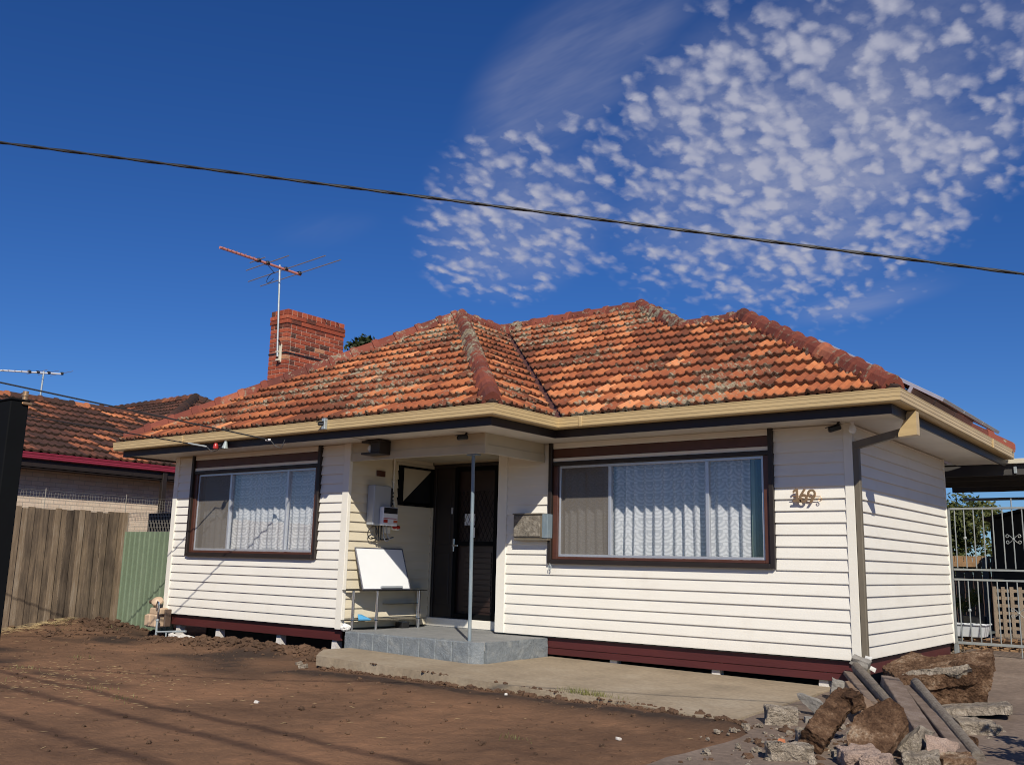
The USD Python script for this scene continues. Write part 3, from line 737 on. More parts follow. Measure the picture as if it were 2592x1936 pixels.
for a, b in ((-.294, 2.1), (2.106, 3.62), (3.626, 4.68)): obj(H, 'soffit_panel', rect(0.0, ov, a, b, ZS), 'soffit_paint')
obj(H, 'soffit_panel', rect(XL0 - ov, XL0, by + .002, 7.9, ZS), 'soffit_paint')
obj(H, 'soffit_batten', [cbox(-5.75, -5.72, by - ov, by - .03, ZS - .012, ZS - .001), cbox(-5.595, -5.575, by - ov, by - .03, ZS - .008, ZS - .001)], 'soffit_paint')
obj(H, 'wall_strip', cbox(XL0 + .09, XL0 + .45, by - .04, by - .026, ZS - .03, ZS - .001), 'porch_cream')
# downpipe with its boxed offset up to the gutter
obj(H, 'downpipe', [cbox(.032, .092, -.062 + .03, .03, -.15, 2.19, .006), hull([(x, yy, z) for x, z in ((.034, 2.13), (.034, 2.20), (.092, 2.20), (.092, 2.13)) for yy in (-.032, .03)] + [(x, yy, z) for x, z in ((.53, 2.225), (.53, 2.30), (.55, 2.30), (.55, 2.225)) for yy in (-.08, -.02)])], 'downpipe_paint')
obj(H, 'downpipe_head', [hull([(x, yy, z) for yy in (-.13, -.02) for x, z in ((.52, 2.21), (.52, 2.24), (.62, 2.46), (.70, 2.46), (.70, 2.225))])], 'gutter_beige', label='pale boxed gutter outlet above the downpipe')
# ------------------------------------------------------------------ roof
CS = math.cos(math.atan(TP)); SN = math.sin(math.atan(TP))                # slope cosines
ex0, ex1 = XL0 - OV, XI; xm = (ex0 + ex1) / 2; hw = (ex1 - ex0) / 2      # left wing
ey = by - OV; apy = ey + hw; zr1 = 2.56 + TP * hw                          # wing apex
zr0 = 5.10; ym = -OV + (zr0 - 2.56) / TP; XM = -4.45                       # main ridge, its right end
yw = 2.06; zrw = 2.56 + TP * (yw + OV); XW = OV - (yw + OV)               # right wing ridge
XWL = XM + (zr0 - zrw) / TP                                                # where the main hip meets it
yb = 2 * yw + OV
z_ = lambda h: 2.56 + TP * h
vy = -OV + hw                                                             # valley top
def facet(pts): return np.array(pts, float), np.array([[0, k, k + 1] for k in range(1, len(pts) - 1)])
dz = .03
L3 = lambda x, y, z: (x, y, z - dz)
under = [facet([L3(ex0, ey, 2.56), L3(ex1, ey, 2.56), L3(xm, apy, zr1)]),
         facet([L3(ex1, ey, 2.56), L3(ex1, -OV, 2.56), L3(xm, vy, zr1), L3(xm, apy, zr1)]),
         facet([L3(ex0, ey, 2.56), L3(xm, apy, zr1), L3(xm, 5.0, zr1), L3(ex0, 5.0, 2.56)]),
         facet([L3(XI, -OV, 2.56), L3(OV, -OV, 2.56), L3(XW, yw, zrw), L3(XWL, yw, zrw), L3(XM, ym, zr0), L3(xm - .3, ym, zr0), L3(xm, vy, zr1)]),
         facet([L3(OV, -OV, 2.56), L3(OV, yb, 2.56), L3(XW, yw, zrw)]),
         facet([L3(OV, yb, 2.56), L3(XWL - 1.7, yb, 2.56), L3(XWL, yw, zrw), L3(XW, yw, zrw)]),
         facet([L3(XM, ym, zr0), L3(XWL, yw, zrw), L3(-.35, 3.7, 2.56), L3(-.35, 7.48, 2.56)]),
         facet([L3(-.35, 7.48, 2.56), L3(ex0, 7.48, 2.56), L3(ex0 + 3.0, ym, zr0), L3(XM, ym, zr0)]),
         facet([L3(ex0, 7.9, 2.56), L3(ex0, 2.0, 2.56), L3(ex0 + 4.1, ym, zr0)])]
roof = obj(H, 'roof', under, 'tile_under')

TW, TG = .222, .335                                                       # tile cover width and gauge
PROF = [(0, .004), (.03, .022), (.10, .030), (.17, .020), (.24, .004), (.40, .002), (.46, .016), (.53, .022), (.60, .014), (.66, .002), (.90, .002), (.97, .010), (1.0, .006)]
def make_tile(O, U, S, N, u0, s0, smin, smax, tone, lift, jit=0.0):
    """One interlocking tile: two rolls and two pans, a thick butt at the lower end; clipped by the hips, valley and ridge."""
    lo, hi, us = [], [], []
    for a, h in PROF:
        u = u0 + a * TW; us.append(u)
        lo.append(max(s0 + jit, smin(u))); hi.append(min(s0 + TG + .045, smax(u)))
    v, f, butt = [], [], []
    for (a, h), u, l, k in zip(PROF, us, lo, hi):
        k = max(k, l)
        cutl = (l - s0) / TG                                               # how far up the tile it was cut
        hl = h * 1.3 + (.046 + lift) * (1 - cutl); hk = h * 1.3 + (.046 + lift) * (1 - (k - s0) / TG)
        for s, hh, b in ((l, hl - .046, 1.0), (l, hl, .9), (l + min(.055, max(k - l, 0) * .5), hl - .040 * .16 * (1 if k > l else 0), .0), (k, hk, 0.0)):
            v.append(O + U * u + S * s + N * hh); butt.append(b)
    for i in range(len(PROF) - 1):
        if hi[i] - lo[i] < .004 and hi[i + 1] - lo[i + 1] < .004:
            if f: break
            continue
        a, b = 4 * i, 4 * (i + 1)
        for r in range(3): f += [[a + r, b + r, b + r + 1], [a + r, b + r + 1, a + r + 1]]
    if not f: return None
    # side thickness at the right edge
    n = len(v); e = 4 * (len(PROF) - 1)
    v += [v[e + 1] - N * .022, v[e + 3] - N * .022]; butt += [.8, .3]
    f += [[e + 1, n, n + 1], [e + 1, n + 1, e + 3]]
    f = np.array(f); v = np.array(v)
    used = np.unique(f); mp = np.zeros(len(v), int); mp[used] = np.arange(len(used))
    return v[used], mp[f], np.full(len(used), tone), np.array(butt)[used]
def lay(O, U, S, u_lo, u_hi, s_hi, smin, smax, dark=0.0, tw=TW):
    O, U, S = (np.asarray(a, float) for a in (O, U, S)); N = np.cross(U, S)
    out = []; rows = int(math.ceil(s_hi / TG)) + 1
    for r in range(rows):
        s0 = .060 + r * TG; rj = random.uniform(-.006, .006)
        u = u_lo - random.random() * .0 - TW * .5 + (0.0 if r % 2 == 0 else 0.0)
        k = 0
        while u < u_hi:
            c = O + U * u + S * s0
            t = .50 + .60 * (float(meshkit.noise(np.array([c * 1.1]), 3)[0]) - .5) + random.gauss(0, .22) - dark
            q = make_tile(O, U, S, N, u, s0, smin, smax, min(max(t, .14), 1), random.uniform(-.003, .010), rj + random.uniform(-.006, .006))
            if q is not None: out.append((c + S * .15, q))
            u += TW
    return out
INF = 1e9
def lines(*pairs): return lambda u: min([s0 + m * u for s0, m in pairs])
# left wing front: u along +x from ex0
S_ = np.array([0, CS, SN])
tiles = lay((ex0, ey, 2.56), (1, 0, 0), S_, 0, 2 * hw, hw / CS, lambda u: -1, lambda u: min(u, 2 * hw - u) / CS - .02)
# left wing, slope facing right: u along +y from ey
Sx = np.array([-CS, 0, SN])
tiles += lay((ex1, ey, 2.56), (0, 1, 0), Sx, 0, vy - ey, hw / CS, lambda u: max(-1, (u - (-OV - ey)) / CS + .10), lambda u: min(u / CS - .02, hw / CS - .03))
# right wing front: u along +x from XI
def rw_max(u):
    x = XI + u
    t = (OV - x) / CS - .02 if x > XW else (zrw - 2.56) / SN - .03
    if x < XWL: t = max(t, min((zr0 - 2.56) / SN - .03, ((zr0 - 2.56) / TP - (x - XM)) / CS - .02 if x > XM else INF))
    return t
tiles += lay((XI, -OV, 2.56), (1, 0, 0), S_, -4.2, OV - XI, (zr0 - 2.56) / SN, lambda u: max(-1, -u / CS + .10), rw_max)
tiles.sort(key=lambda t: np.linalg.norm(t[0] - CAM))
for c, (v, fc, tone, bt) in tiles[:300]: obj(roof, 'roof_tile', (v, fc), 'terracotta', attrs={'tone': tone, 'butt': bt})
rest = tiles[300:]
vv, ff, n = [], [], 0
for c, (v, fc, tone, bt) in rest: vv.append(v); ff.append(fc + n); n += len(v)
obj(roof, 'roof_tiles', (np.vstack(vv), np.vstack(ff)), 'terracotta', kind='stuff', attrs={'tone': np.concatenate([q[2] for _, q in rest]), 'butt': np.concatenate([q[3] for _, q in rest])})
# plain coverings of the slopes facing away
def cap_run(parent, A, B, mat, up=(0, 0, 1), w=.125, h=.11, step=.385, start=0.0, dark=0.0, name='ridge_cap', lift=.07):
    """Ridge caps laid from A (low end) to B, each with a thicker collar at its upper end."""
    A, B, up = (np.asarray(a, float) for a in (A, B, up)); L = np.linalg.norm(B - A); T = (B - A) / L
    side = np.cross(T, up); side /= np.linalg.norm(side); nn = np.cross(side, T)
    sec = [(-1, -.55), (-.93, -.1), (-.62, .55), (-.25, .92), (0, 1), (.25, .92), (.62, .55), (.93, -.1), (1, -.55)]
    s = -start
    while s < L - .1:
        e = min(s + step + .05, L + .04); j = random.uniform(-.006, .006)
        stations = [(s, 1.0), (e - .11, .92), (e - .10, 1.14), (e - .025, 1.17), (e, 1.06)]
        v, f = [], []
        for q, k in stations:
            for a, b in sec: v.append(A + T * q + side * (a * w * k) + nn * (b * h * k + lift - .03 + j))
        n = len(sec)
        for i in range(len(stations) - 1):
            for k in range(n - 1):
                a = i * n + k; f += [[a, a + 1, a + n + 1], [a, a + n + 1, a + n]]
        for base in (0, (len(stations) - 1) * n):                         # closed ends
            v.append(np.mean([v[base + k] for k in range(n)], 0)); c = len(v) - 1
            for k in range(n - 1): f += [[c, base + k, base + k + 1]]
        tone = min(max(random.gauss(.45 - dark, .2), 0), 1)
        obj(parent, name, (np.array(v), np.array(f)), mat, smooth=35, attrs=None) if False else None
        t = trimesh.Trimesh(np.array(v), np.array(f), process=False)
        obj(parent, name, (np.array(t.vertices), np.array(t.faces)), mat, attrs={'tone': np.full(len(v), tone), 'butt': np.full(len(v), .25)})
        s += step
ML = 'ridge_terracotta'
cap_run(roof, (ex0 + .14, ey + .14, 2.62), (xm - .05, apy - .05, zr1), ML)
cap_run(roof, (ex1 - .09, ey + .09, 2.60), (xm + .03, apy - .03, zr1), ML, dark=.12)
cap_run(roof, (xm, apy, zr1), (xm, vy - .02, zr1), ML)
cap_run(roof, (xm - .35, ym, zr0 - .03), (XM, ym, zr0 - .03), ML, dark=.1)
cap_run(roof, (XWL + .08, yw - .0, zrw), (XM, ym, zr0 - .02), ML, dark=.15)
cap_run(roof, (XWL + .1, yw, zrw - .03), (XW, yw, zrw - .03), ML, dark=.1)
cap_run(roof, (OV - .09, -OV + .09, 2.60), (XW, yw, zrw - .01), ML, dark=.1)
cap_run(roof, (OV - .05, yb - .05, 2.57), (XW, yw, zrw - .02), ML)
# bedding under the near hip caps, coloured dark as the shaded gap
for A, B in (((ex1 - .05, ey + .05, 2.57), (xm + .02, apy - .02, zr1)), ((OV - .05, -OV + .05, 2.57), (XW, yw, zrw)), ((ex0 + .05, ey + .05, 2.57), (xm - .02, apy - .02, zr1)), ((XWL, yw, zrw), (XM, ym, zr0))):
    obj(roof, 'dark_bedding', tube([A, B], .075, 6), 'tile_under')
# hip starter at the gutter corners
# valley gutter of folded brown metal
a0, b0 = np.array((ex1, -OV, 2.56)), np.array((xm, vy, zr1))
T = (b0 - a0) / np.linalg.norm(b0 - a0)
na, nb = np.cross((0, 1, 0), Sx), np.cross((1, 0, 0), S_)
pa, pb = np.array(Sx) * 0 + np.array((0, -1.0, 0)) * .13, np.array((1.0, 0, 0)) * .13
vs = []
for q in (a0 + T * .13, b0):
    vs += [q + pa + na * .012, q + np.array([0, 0, -.012]), q + pb + nb * .012]
obj(roof, 'valley', (np.array(vs), np.array([[0, 1, 4], [0, 4, 3], [1, 2, 5], [1, 5, 4]])), 'valley_metal')
# slopes seen from elsewhere: plain tiled sheets in courses
def courses(pts, rows=10):
    return [facet(pts)]
obj(roof, 'rear_slopes', [facet([(ex0, ey, 2.57), (xm, apy, zr1 + .01), (xm, 5, zr1 + .01), (ex0, 5, 2.57)]), facet([(OV, -OV, 2.57), (OV, yb, 2.57), (XW, yw, zrw + .01)])], 'terracotta', attrs={'tone': np.full(7, .5), 'butt': np.zeros(7)})

# ------------------------------------------------------------------ chimney
CX1, CX0, CY0, CY1, CZ1 = -10.562, -11.045, 1.0, 2.405, 5.43
BH, BM = .0745, .011
chim = obj(H, 'chimney', [box(CX0 + .010, CX1 - .010, CY0 + .010, CY1 - .010, -.4, CZ1 - .012)], 'brick_mortar')
def brick(x0, x1, y0, y1, z0, z1):
    t = min(max(random.gauss(.50, .2), 0), 1)
    if random.random() < .10: t = random.uniform(.0, .15)
    m = cbox(x0, x1, y0, y1, z0, z1, .005)
    obj(chim, 'brick', m, 'chimney_brick', attrs={'tone': np.full(len(m[0]), t)})
zc = CZ1; course = 0
bands = []
while zc > 3.3:
    if course == 0: h = .095
    else: h = BH
    bands.append((zc - h, zc, course)); zc -= h + BM; course += 1
for z0, z1, c in bands:
    out = 0.0 if c == 0 else .016 if c in (1, 2) else .0
    X0, X1, Y0, Y1 = CX0 - out, CX1 + out, CY0 - out, CY1 + out
    # front face (two and a half bricks), side face (stretchers), and the far faces
    def run(a, b, size, first):
        p, r = a, []
        w = first
        while p < b - .02:
            q = min(p + w, b)
            if b - q < .05: q = b
            r.append((p, q - BM if q < b else q)); p = q; w = size
        return r
    hd = .118 if c == 0 else .236
    th = .10
    for p, q in run(X0, X1, hd, hd if c % 2 == 0 else .118): brick(p, q, Y0, Y0 + th, z0, z1)
    for p, q in run(Y0 + th + BM, Y1, hd, hd if c % 2 == 0 else hd * .5): brick(X1 - th, X1, p, q, z0, z1)
    if z0 > 4.8:
        brick(X0, X0 + th, Y0 + th + BM, Y1 - .2, z0, z1)
# ------------------------------------------------------------------ porch step
ST = thing('porch_step', 'blue-grey painted block porch step with worn rounded edge', 'step')
top = Polygon([(-6.05, -1.27), (-5.9, -1.30), (-4.04, -1.295), (-3.94, -1.25), (-3.87, -1.17), (-3.865, -.9), (-3.865, -.6), (-3.865, -.3), (-3.865, .0), (-4.64, .0), (-4.64, .36), (-6.19, .36), (-6.19, -1.2)])
tm = trimesh.creation.extrude_polygon(top, .10, engine='earcut')
tv, tf = trimesh.remesh.subdivide_to_size(np.array(tm.vertices), np.array(tm.faces), .12)
tv = tv + [0, 0, -.125]; tv[:, 2] += .010 * (meshkit.fbm(tv * 3, 3, 4) - .5)
obj(ST, 'top', (tv, tf), 'step_top', smooth=30)
xs = np.linspace(-6.07, -3.99, 9)
for k in range(8):
    zb = float(path_z((xs[k] + xs[k + 1]) / 2, -1)) - .03
    obj(ST, 'block', roughen(cbox(xs[k] + .002, xs[k + 1] - .002, -1.325 + random.uniform(-.006, .006), -1.15, zb, -.028 + random.uniform(-.004, .004), .010), .008, 14, k, .05), 'step_paint', smooth=50)
sp = [(-3.99, -1.28), (-3.895, -1.18), (-3.89, -.89), (-3.89, -.59), (-3.89, -.29), (-3.89, .02)]
for k in range(5):
    a, b = np.array(sp[k]), np.array(sp[k + 1]); t = (b - a) / np.linalg.norm(b - a); nrm = np.array([t[1], -t[0]])
    o = nrm * .05
    P = [(*(q + s), z) for q in (a + t * .002, b - t * .002) for s in (o, -nrm * .10) for z in (-.30, -.03)]
    if k == 0: P += [(-4.0, -1.322, z) for z in (-.30, -.03)] + [(-4.0, -1.2, z) for z in (-.30, -.03)]
    obj(ST, 'block', roughen(hull(P), .007, 14, k + 20, .05), 'step_paint', smooth=50)

# ------------------------------------------------------------------ things on the porch
wx = XL1 + .026
iv = thing('solar_inverter', 'grey solar inverter box with dark display on porch side wall', 'inverter')
obj(iv, 'body', cbox(wx, wx + .135, -.925, -.60, 1.335, 1.872, .012), 'grey_plastic')
obj(iv, 'cooling_fin', [cbox(wx + .01, wx + .12, -.598, -.555, 1.36, 1.85, .003)] + [cbox(wx + .02, wx + .128, -.552, -.546, 1.37 + k * .05, 1.40 + k * .05, .001) for k in range(9)], 'charcoal')
obj(iv, 'front_cover', [cbox(wx + .136, wx + .215, -.815, -.53, 1.335, 1.585, .012)], 'white_plastic')
obj(iv, 'display', cbox(wx + .205, wx + .219, -.805, -.545, 1.495, 1.575, .003), 'black_plastic')
obj(iv, 'sticker', cbox(wx + .2155, wx + .2175, -.81, -.73, 1.372, 1.415, .0005), 'red_plastic')
obj(iv, 'sticker', cbox(wx + .2155, wx + .2175, -.62, -.545, 1.374, 1.408, .0005), 'orange_print')
obj(iv, 'stripe', cbox(wx + .2155, wx + .2172, -.81, -.56, 1.425, 1.434, .0005), 'red_plastic')
sw = thing('isolator_switch', 'cream isolator box with two red rotary knobs beside the inverter', 'switch')
obj(sw, 'case', [cbox(wx, wx + .09, -.505, -.365, 1.285, 1.36, .008), cbox(wx, wx + .06, -.62, -.51, 1.24, 1.325, .006)], 'cream_trim')
for yk in (-.475, -.405): obj(sw, 'knob', lathe([(0, .125), (.020, .122), (.026, .09), (.030, .088), (.030, .0)], 14, (wx, yk, 1.325), 'x'), 'red_plastic')
cb = thing('inverter_cables', 'looped black cables hanging under the solar inverter', 'cable')
def loop(pts, r): return tube(np.array(pts), r, 7)
w_ = np.linspace(0, 1, 25)
ring = [(wx + .06 + .02 * math.sin(6.3 * t), -.85 + .085 * math.cos(2 * math.pi * t), 1.235 + .085 * math.sin(2 * math.pi * t)) for t in w_]
obj(cb, 'cable', loop(ring, .007), 'cable_black')
for k, (ya, yb_, zb) in enumerate(((-.80, -.76, 1.16), (-.75, -.72, 1.15), (-.70, -.70, 1.17), (-.66, -.55, 1.15), (-.60, -.46, 1.18))):
    pts = [(wx + .07, ya + (yb_ - ya) * (t ** 2), 1.335 - (1.335 - zb) * math.sin(t * 2.0) / math.sin(2.0) * (1 if t < .9 else 1)) for t in w_]
    obj(cb, 'cable', loop(pts, .008), 'cable_black' if k < 3 else 'grey_plastic')
obj(cb, 'cable', loop([(wx + .05, -.86 + .42 * t, 1.17 - .03 * math.sin(3.1 * t) + .02 * t) for t in w_], .009), 'cable_black')
cd = thing('conduit', 'thin cream conduit running down the porch wall beside the inverter', 'pipe')
obj(cd, 'pipe', tube([(wx + .014, -.445, 2.29), (wx + .014, -.445, 1.72), (wx + .014, -.40, 1.60), (wx + .014, -.395, 1.37)], .012, 8), 'cream_trim', smooth=50)
obj(cd, 'saddle', [cbox(wx, wx + .03, -.468, -.422, 1.95, 1.965), cbox(wx, wx + .03, -.42, -.372, 1.48, 1.495)], 'cream_trim')
pl = obj('', 'wall_plate', cbox(wx, wx + .008, -.77, -.605, 2.005, 2.085, .002), 'brown_timber', label='small red-brown plate on the wall above the inverter', cat='plate')
lm = thing('porch_lamp', 'dark box wall lantern with white globe on the porch beam', 'lamp')
ly = by - .021
obj(lm, 'hood', [cbox(-5.80, -5.465, ly - .20, ly, 2.355, 2.385, .004), cbox(-5.80, -5.465, ly - .20, ly, 2.205, 2.23, .004), cbox(-5.63, -5.465, ly - .20, ly - .001, 2.231, 2.354, .004)], 'black_brown')
obj(lm, 'globe', sphere((-5.70, ly - .11, 2.29), .052, 2), 'bulb_white', smooth=True)
# whiteboard and its stand
tb = thing('tv_stand', 'dark glass television stand with chrome legs on the porch', 'stand')
ztop = .483
sh = Polygon([(-6.185, -1.30), (-5.99, -1.10), (-5.95, -.92), (-5.95, -.02), (-5.99, .12), (-6.185, .24)])
def plate(poly, z, t):
    m = trimesh.creation.extrude_polygon(poly, t, engine='earcut'); v = np.array(m.vertices); v[:, 2] += z - t; return v, np.array(m.faces)
obj(tb, 'top_shelf', plate(sh, ztop, .010), 'dark_glass')
obj(tb, 'lower_shelf', plate(sh, .105, .010), 'dark_glass')
obj(tb, 'middle_shelf', plate(Polygon([(-6.19, -.55), (-6.06, -.55), (-6.06, .05), (-6.19, .05)]), .30, .007), 'dark_glass')
for x, yv in ((-6.12, -1.16), (-5.985, -.86), (-5.985, -.05), (-6.15, .10)):
    obj(tb, 'leg', [tube([(x, yv, -.027), (x, yv, ztop - .011)], .019, 12), tube([(x, yv, .09), (x, yv, .12)], .024, 12)], 'chrome', smooth=40)
wb = thing('whiteboard', 'blank whiteboard leaning on the wall above the television stand', 'whiteboard')
Bl, Tl = np.array((-5.985, -1.13, ztop + .004)), np.array((-6.175, -1.13, 1.035))
Wy = np.array((0, .90, 0.0)); Up = (Tl - Bl) / np.linalg.norm(Tl - Bl); Ln = np.linalg.norm(Tl - Bl); Nn = np.cross((0, 1, 0), Up)
def on_board(a0, a1, h0, h1, n0, n1, b=.002):
    v, fc = cbox(a0, a1, n0, n1, h0, h1, b); return np.array([Bl + np.array((0, 1, 0)) * q[0] + Nn * q[1] + Up * q[2] for q in v]), fc
obj(wb, 'panel', on_board(.015, .885, .015, Ln - .015, -.008, .002), 'whiteboard')
for q in (on_board(0, .9, 0, .0149, -.012, .009, .003), on_board(0, .9, Ln - .0149, Ln, -.012, .009, .003), on_board(0, .0149, .0151, Ln - .0151, -.012, .009, .003), on_board(.8851, .9, .0151, Ln - .0151, -.012, .009, .003)): obj(wb, 'frame', q, 'board_frame')
obj(wb, 'pen_tray', on_board(.33, .73, .0155, .045, .0025, .03), 'cool_grey')
bp = obj('', 'leaflet', hull([(-6.15, -1.02, .106), (-6.05, -.88, .106), (-6.16, -.86, .108), (-6.19, -1.0, .17), (-6.19, -.93, .165)]), 'blue_paper', label='blue paper leaflet lying on the lower shelf of the stand', cat='leaflet')
pp = obj('', 'crumpled_paper', roughen(sphere((-6.12, -1.27, .012), .06, 3, (1, 1.1, .7)), .02, 22, 3), 'paper', label='crumpled white paper beside the foot of the stand', cat='paper')
sl = obj('', 'small_box', cbox(-6.12, -5.99, -.36, -.22, -.026, .055, .004), 'black_plastic', label='small black box on the step under the stand', cat='box')
sb = obj('', 'box_label', cbox(-6.1, -6.0, -.33, -.25, .0555, .062, .002), 'paper', label='folded white paper on the small black box under the stand', cat='paper')
# wooden box on the wall between door and window
mb = thing('wall_box', 'weathered peeling timber box on the wall left of the wide window', 'box')
obj(mb, 'case', [cbox(-4.305, -3.85, -.135, -.027, 1.20, 1.49, .005)], 'downpipe_paint')
obj(mb, 'cover', roughen(cbox(-4.29, -3.875, -.148, -.1355, 1.215, 1.475, .003), .0025, 30, 2, .03), 'old_board')
obj(mb, 'edge_board', cbox(-3.848, -3.765, -.140, -.027, 1.195, 1.495, .004), 'post_blue_grey')
obj(mb, 'lid', cbox(-4.315, -3.84, -.150, -.027, 1.491, 1.508, .004), 'downpipe_paint')
obj(mb, 'lower_rail', cbox(-4.30, -3.77, -.13, -.027, 1.165, 1.194, .004), 'downpipe_paint')
hk = obj('', 'hook', tube([(-3.765, -.07, .885)] + [(-3.765 + .02 * math.sin(a), -.07, .835 - .035 * math.cos(a)) for a in np.linspace(.3, 5.6, 16)], .004, 6), 'galvanised', label='small open metal hook under the left corner of the wide window', cat='hook')

# lace curtains hanging inside the two windows
def curtain(x0, x1, yc, z0, z1, label, seed, gather=1.0):
    r = np.random.default_rng(seed); nx, nz = int((x1 - x0) / .008), 14
    X = np.linspace(x0, x1, nx); ph = np.cumsum(r.uniform(.6, 1.4, nx)) * .008 / .135 * 2 * math.pi
    amp = .022 + .018 * meshkit.noise(np.c_[X * 2.5, np.zeros(nx), np.zeros(nx)], seed)
    Y = yc + amp * np.sin(ph) * gather + .012 * np.sin(ph * .37)
    zs = np.linspace(z0, z1, nz); v = np.array([(x + .006 * math.sin(3 * z + x * 4), y + .004 * math.sin(z * 5 + x * 9), z) for z in zs for x, y in zip(X, Y)])
    i = np.arange(nx * nz).reshape(nz, nx); f = np.concatenate([np.stack([i[:-1, :-1], i[:-1, 1:], i[1:, 1:]], -1).reshape(-1, 3), np.stack([i[:-1, :-1], i[1:, 1:], i[1:, :-1]], -1).reshape(-1, 3)])
    obj('', 'lace_curtain', (v, f), 'lace', smooth=True, label=label, cat='curtain')
curtain(-3.70, -1.19, .15, .90, 2.13, 'white lace curtain with deep folds inside the wide right window', 2)
curtain(-9.62, -6.90, -D_ + .14, .89, 2.13, 'flatter white lace curtain inside the left window', 5, .45)

# house number
nm = thing('house_number', 'brass house number 169 with a scroll on white boards', 'number')
def digits(ch, x, z, h, lean=.0):
    m = meshkit.text_mesh(ch, h, .010, bold=True); v = np.array(m.vertices); v[:, 0] += v[:, 1] * lean
    w = v[:, 0].copy(); return np.stack([x + v[:, 0], -.062 - v[:, 2] * 1.0, z + v[:, 1]], 1), np.array(m.faces)[:, ::-1]
for ch, x in (('1', -.632), ('6', -.560), ('9', -.470)):
    obj(nm, 'digit', digits(ch, x, 1.590 + (x + .632) * -.08, .135), 'brass')
obj(nm, 'bracket', [tube([(-.62, -.064, 1.648), (-.36, -.064, 1.640)], .005, 6)] + [tube([(x, -.064, 1.645), (x, -.020, 1.645)], .004, 6) for x in (-.6, -.38)], 'brass')
obj(nm, 'scroll', tube([(-.38 + .06 * t, -.064, 1.642 - .004 * t) for t in np.linspace(0, 1, 5)] + [(-.322 + (.026 - .0035 * a) * math.sin(a), -.064, 1.612 + (.030 - .0035 * a) * math.cos(a)) for a in np.linspace(.1, 6.9, 22)], .0045, 6), 'brass')

# cameras, lamps under the eaves
def camera_on(pos, aim, label, body=.055, ln=.13, drop=True):
    t = thing('security_camera', label, 'camera', group=None)
    p = np.array(pos); a = np.array(aim, float); a /= np.linalg.norm(a)
    s = np.cross(a, (0, 0, 1)); s /= np.linalg.norm(s); u = np.cross(s, a)
    v, fc = cbox(-ln / 2, ln / 2, -body / 2, body / 2, -body / 2, body / 2, .01)
    v2, f2 = cbox(-ln / 2 - .005, ln / 2 + .02, -body / 2 - .005, body / 2 + .005, body / 2 + .001, body / 2 + .009, .002)
    tr = lambda q: p + q[:, :1] * a + q[:, 1:2] * s + q[:, 2:] * u
    obj(t, 'body', (tr(v), fc), 'black_plastic'); obj(t, 'hood', (tr(v2), f2), 'black_plastic')
    obj(t, 'lens', lathe([(0, .004), (body * .36, .004), (body * .36, -.002)], 12, (0, 0, 0), 'x'), 'dark_glass') if False else obj(t, 'lens', (tr(lathe([(0, ln / 2 + .004), (body * .34, ln / 2 + .003), (body * .34, ln / 2 - .01)], 12, (0, 0, 0), 'x')[0]), lathe([(0, 1), (1, 1), (1, 0)], 12)[1]), 'dark_glass')
    if drop: obj(t, 'bracket', tube([p + u * body * .4 - a * .03, p - a * .06 + np.array((0, 0, ZS - p[2]))], .012, 8), 'black_plastic')
    return t
camera_on((-.10, -.17, 2.33), (-.75, -.55, -.30), 'black security camera under the eave near the right corner downpipe')
camera_on((-4.13, by - .16, 2.335), (-.5, -.85, -.15), 'black security camera under the eave above the porch post')
gc = camera_on((-5.95, by - OV - .055, 2.548), (-.55, -.8, -.1), 'small dark security camera clipped to the gutter over the left window', .045, .10, False)
obj(gc, 'clip', cbox(-5.965, -5.905, by - OV - .05, by - OV - .001, 2.48, 2.62, .004), 'galvanised')
bl = thing('light_bulb', 'bare white bulb under the eave at the right corner', 'bulb')
obj(bl, 'globe', lathe([(0, -.05), (.022, -.046), (.036, -.028), (.040, -.006), (.034, .018), (.020, .04), (.018, .055)], 18, (.068, -.12, 2.325)), 'bulb_white', smooth=True)
obj(bl, 'holder', tube([(.068, -.12, 2.38), (.068, -.12, ZS)], .024, 12), 'white_plastic', smooth=40)
fl = thing('floodlight', 'twin outdoor lamp, one red and one grey, on fascia over left window', 'lamp')
fy = by - OV + .09
obj(fl, 'red_lamp', lathe([(0, -.045), (.034, -.043), (.040, -.03), (.034, .01), (.022, .035), (.0, .04)], 16, (-8.25, fy - .07, 2.405)), 'lamp_red', smooth=40)
obj(fl, 'grey_shade', xf(lathe([(0, .05), (.018, .045), (.042, -.04), (.046, -.05), (.0, -.035)], 16), t=(-8.03, fy - .07, 2.41), ry=.15), 'lamp_grey', smooth=40)
obj(fl, 'arm', [tube([(-8.24, fy - .06, 2.40), (-8.14, fy + .02, 2.44), (-8.04, fy - .06, 2.42)], .010, 6), cbox(-8.18, -8.10, fy - .01, fy + .015, 2.40, 2.47)], 'cable_black')

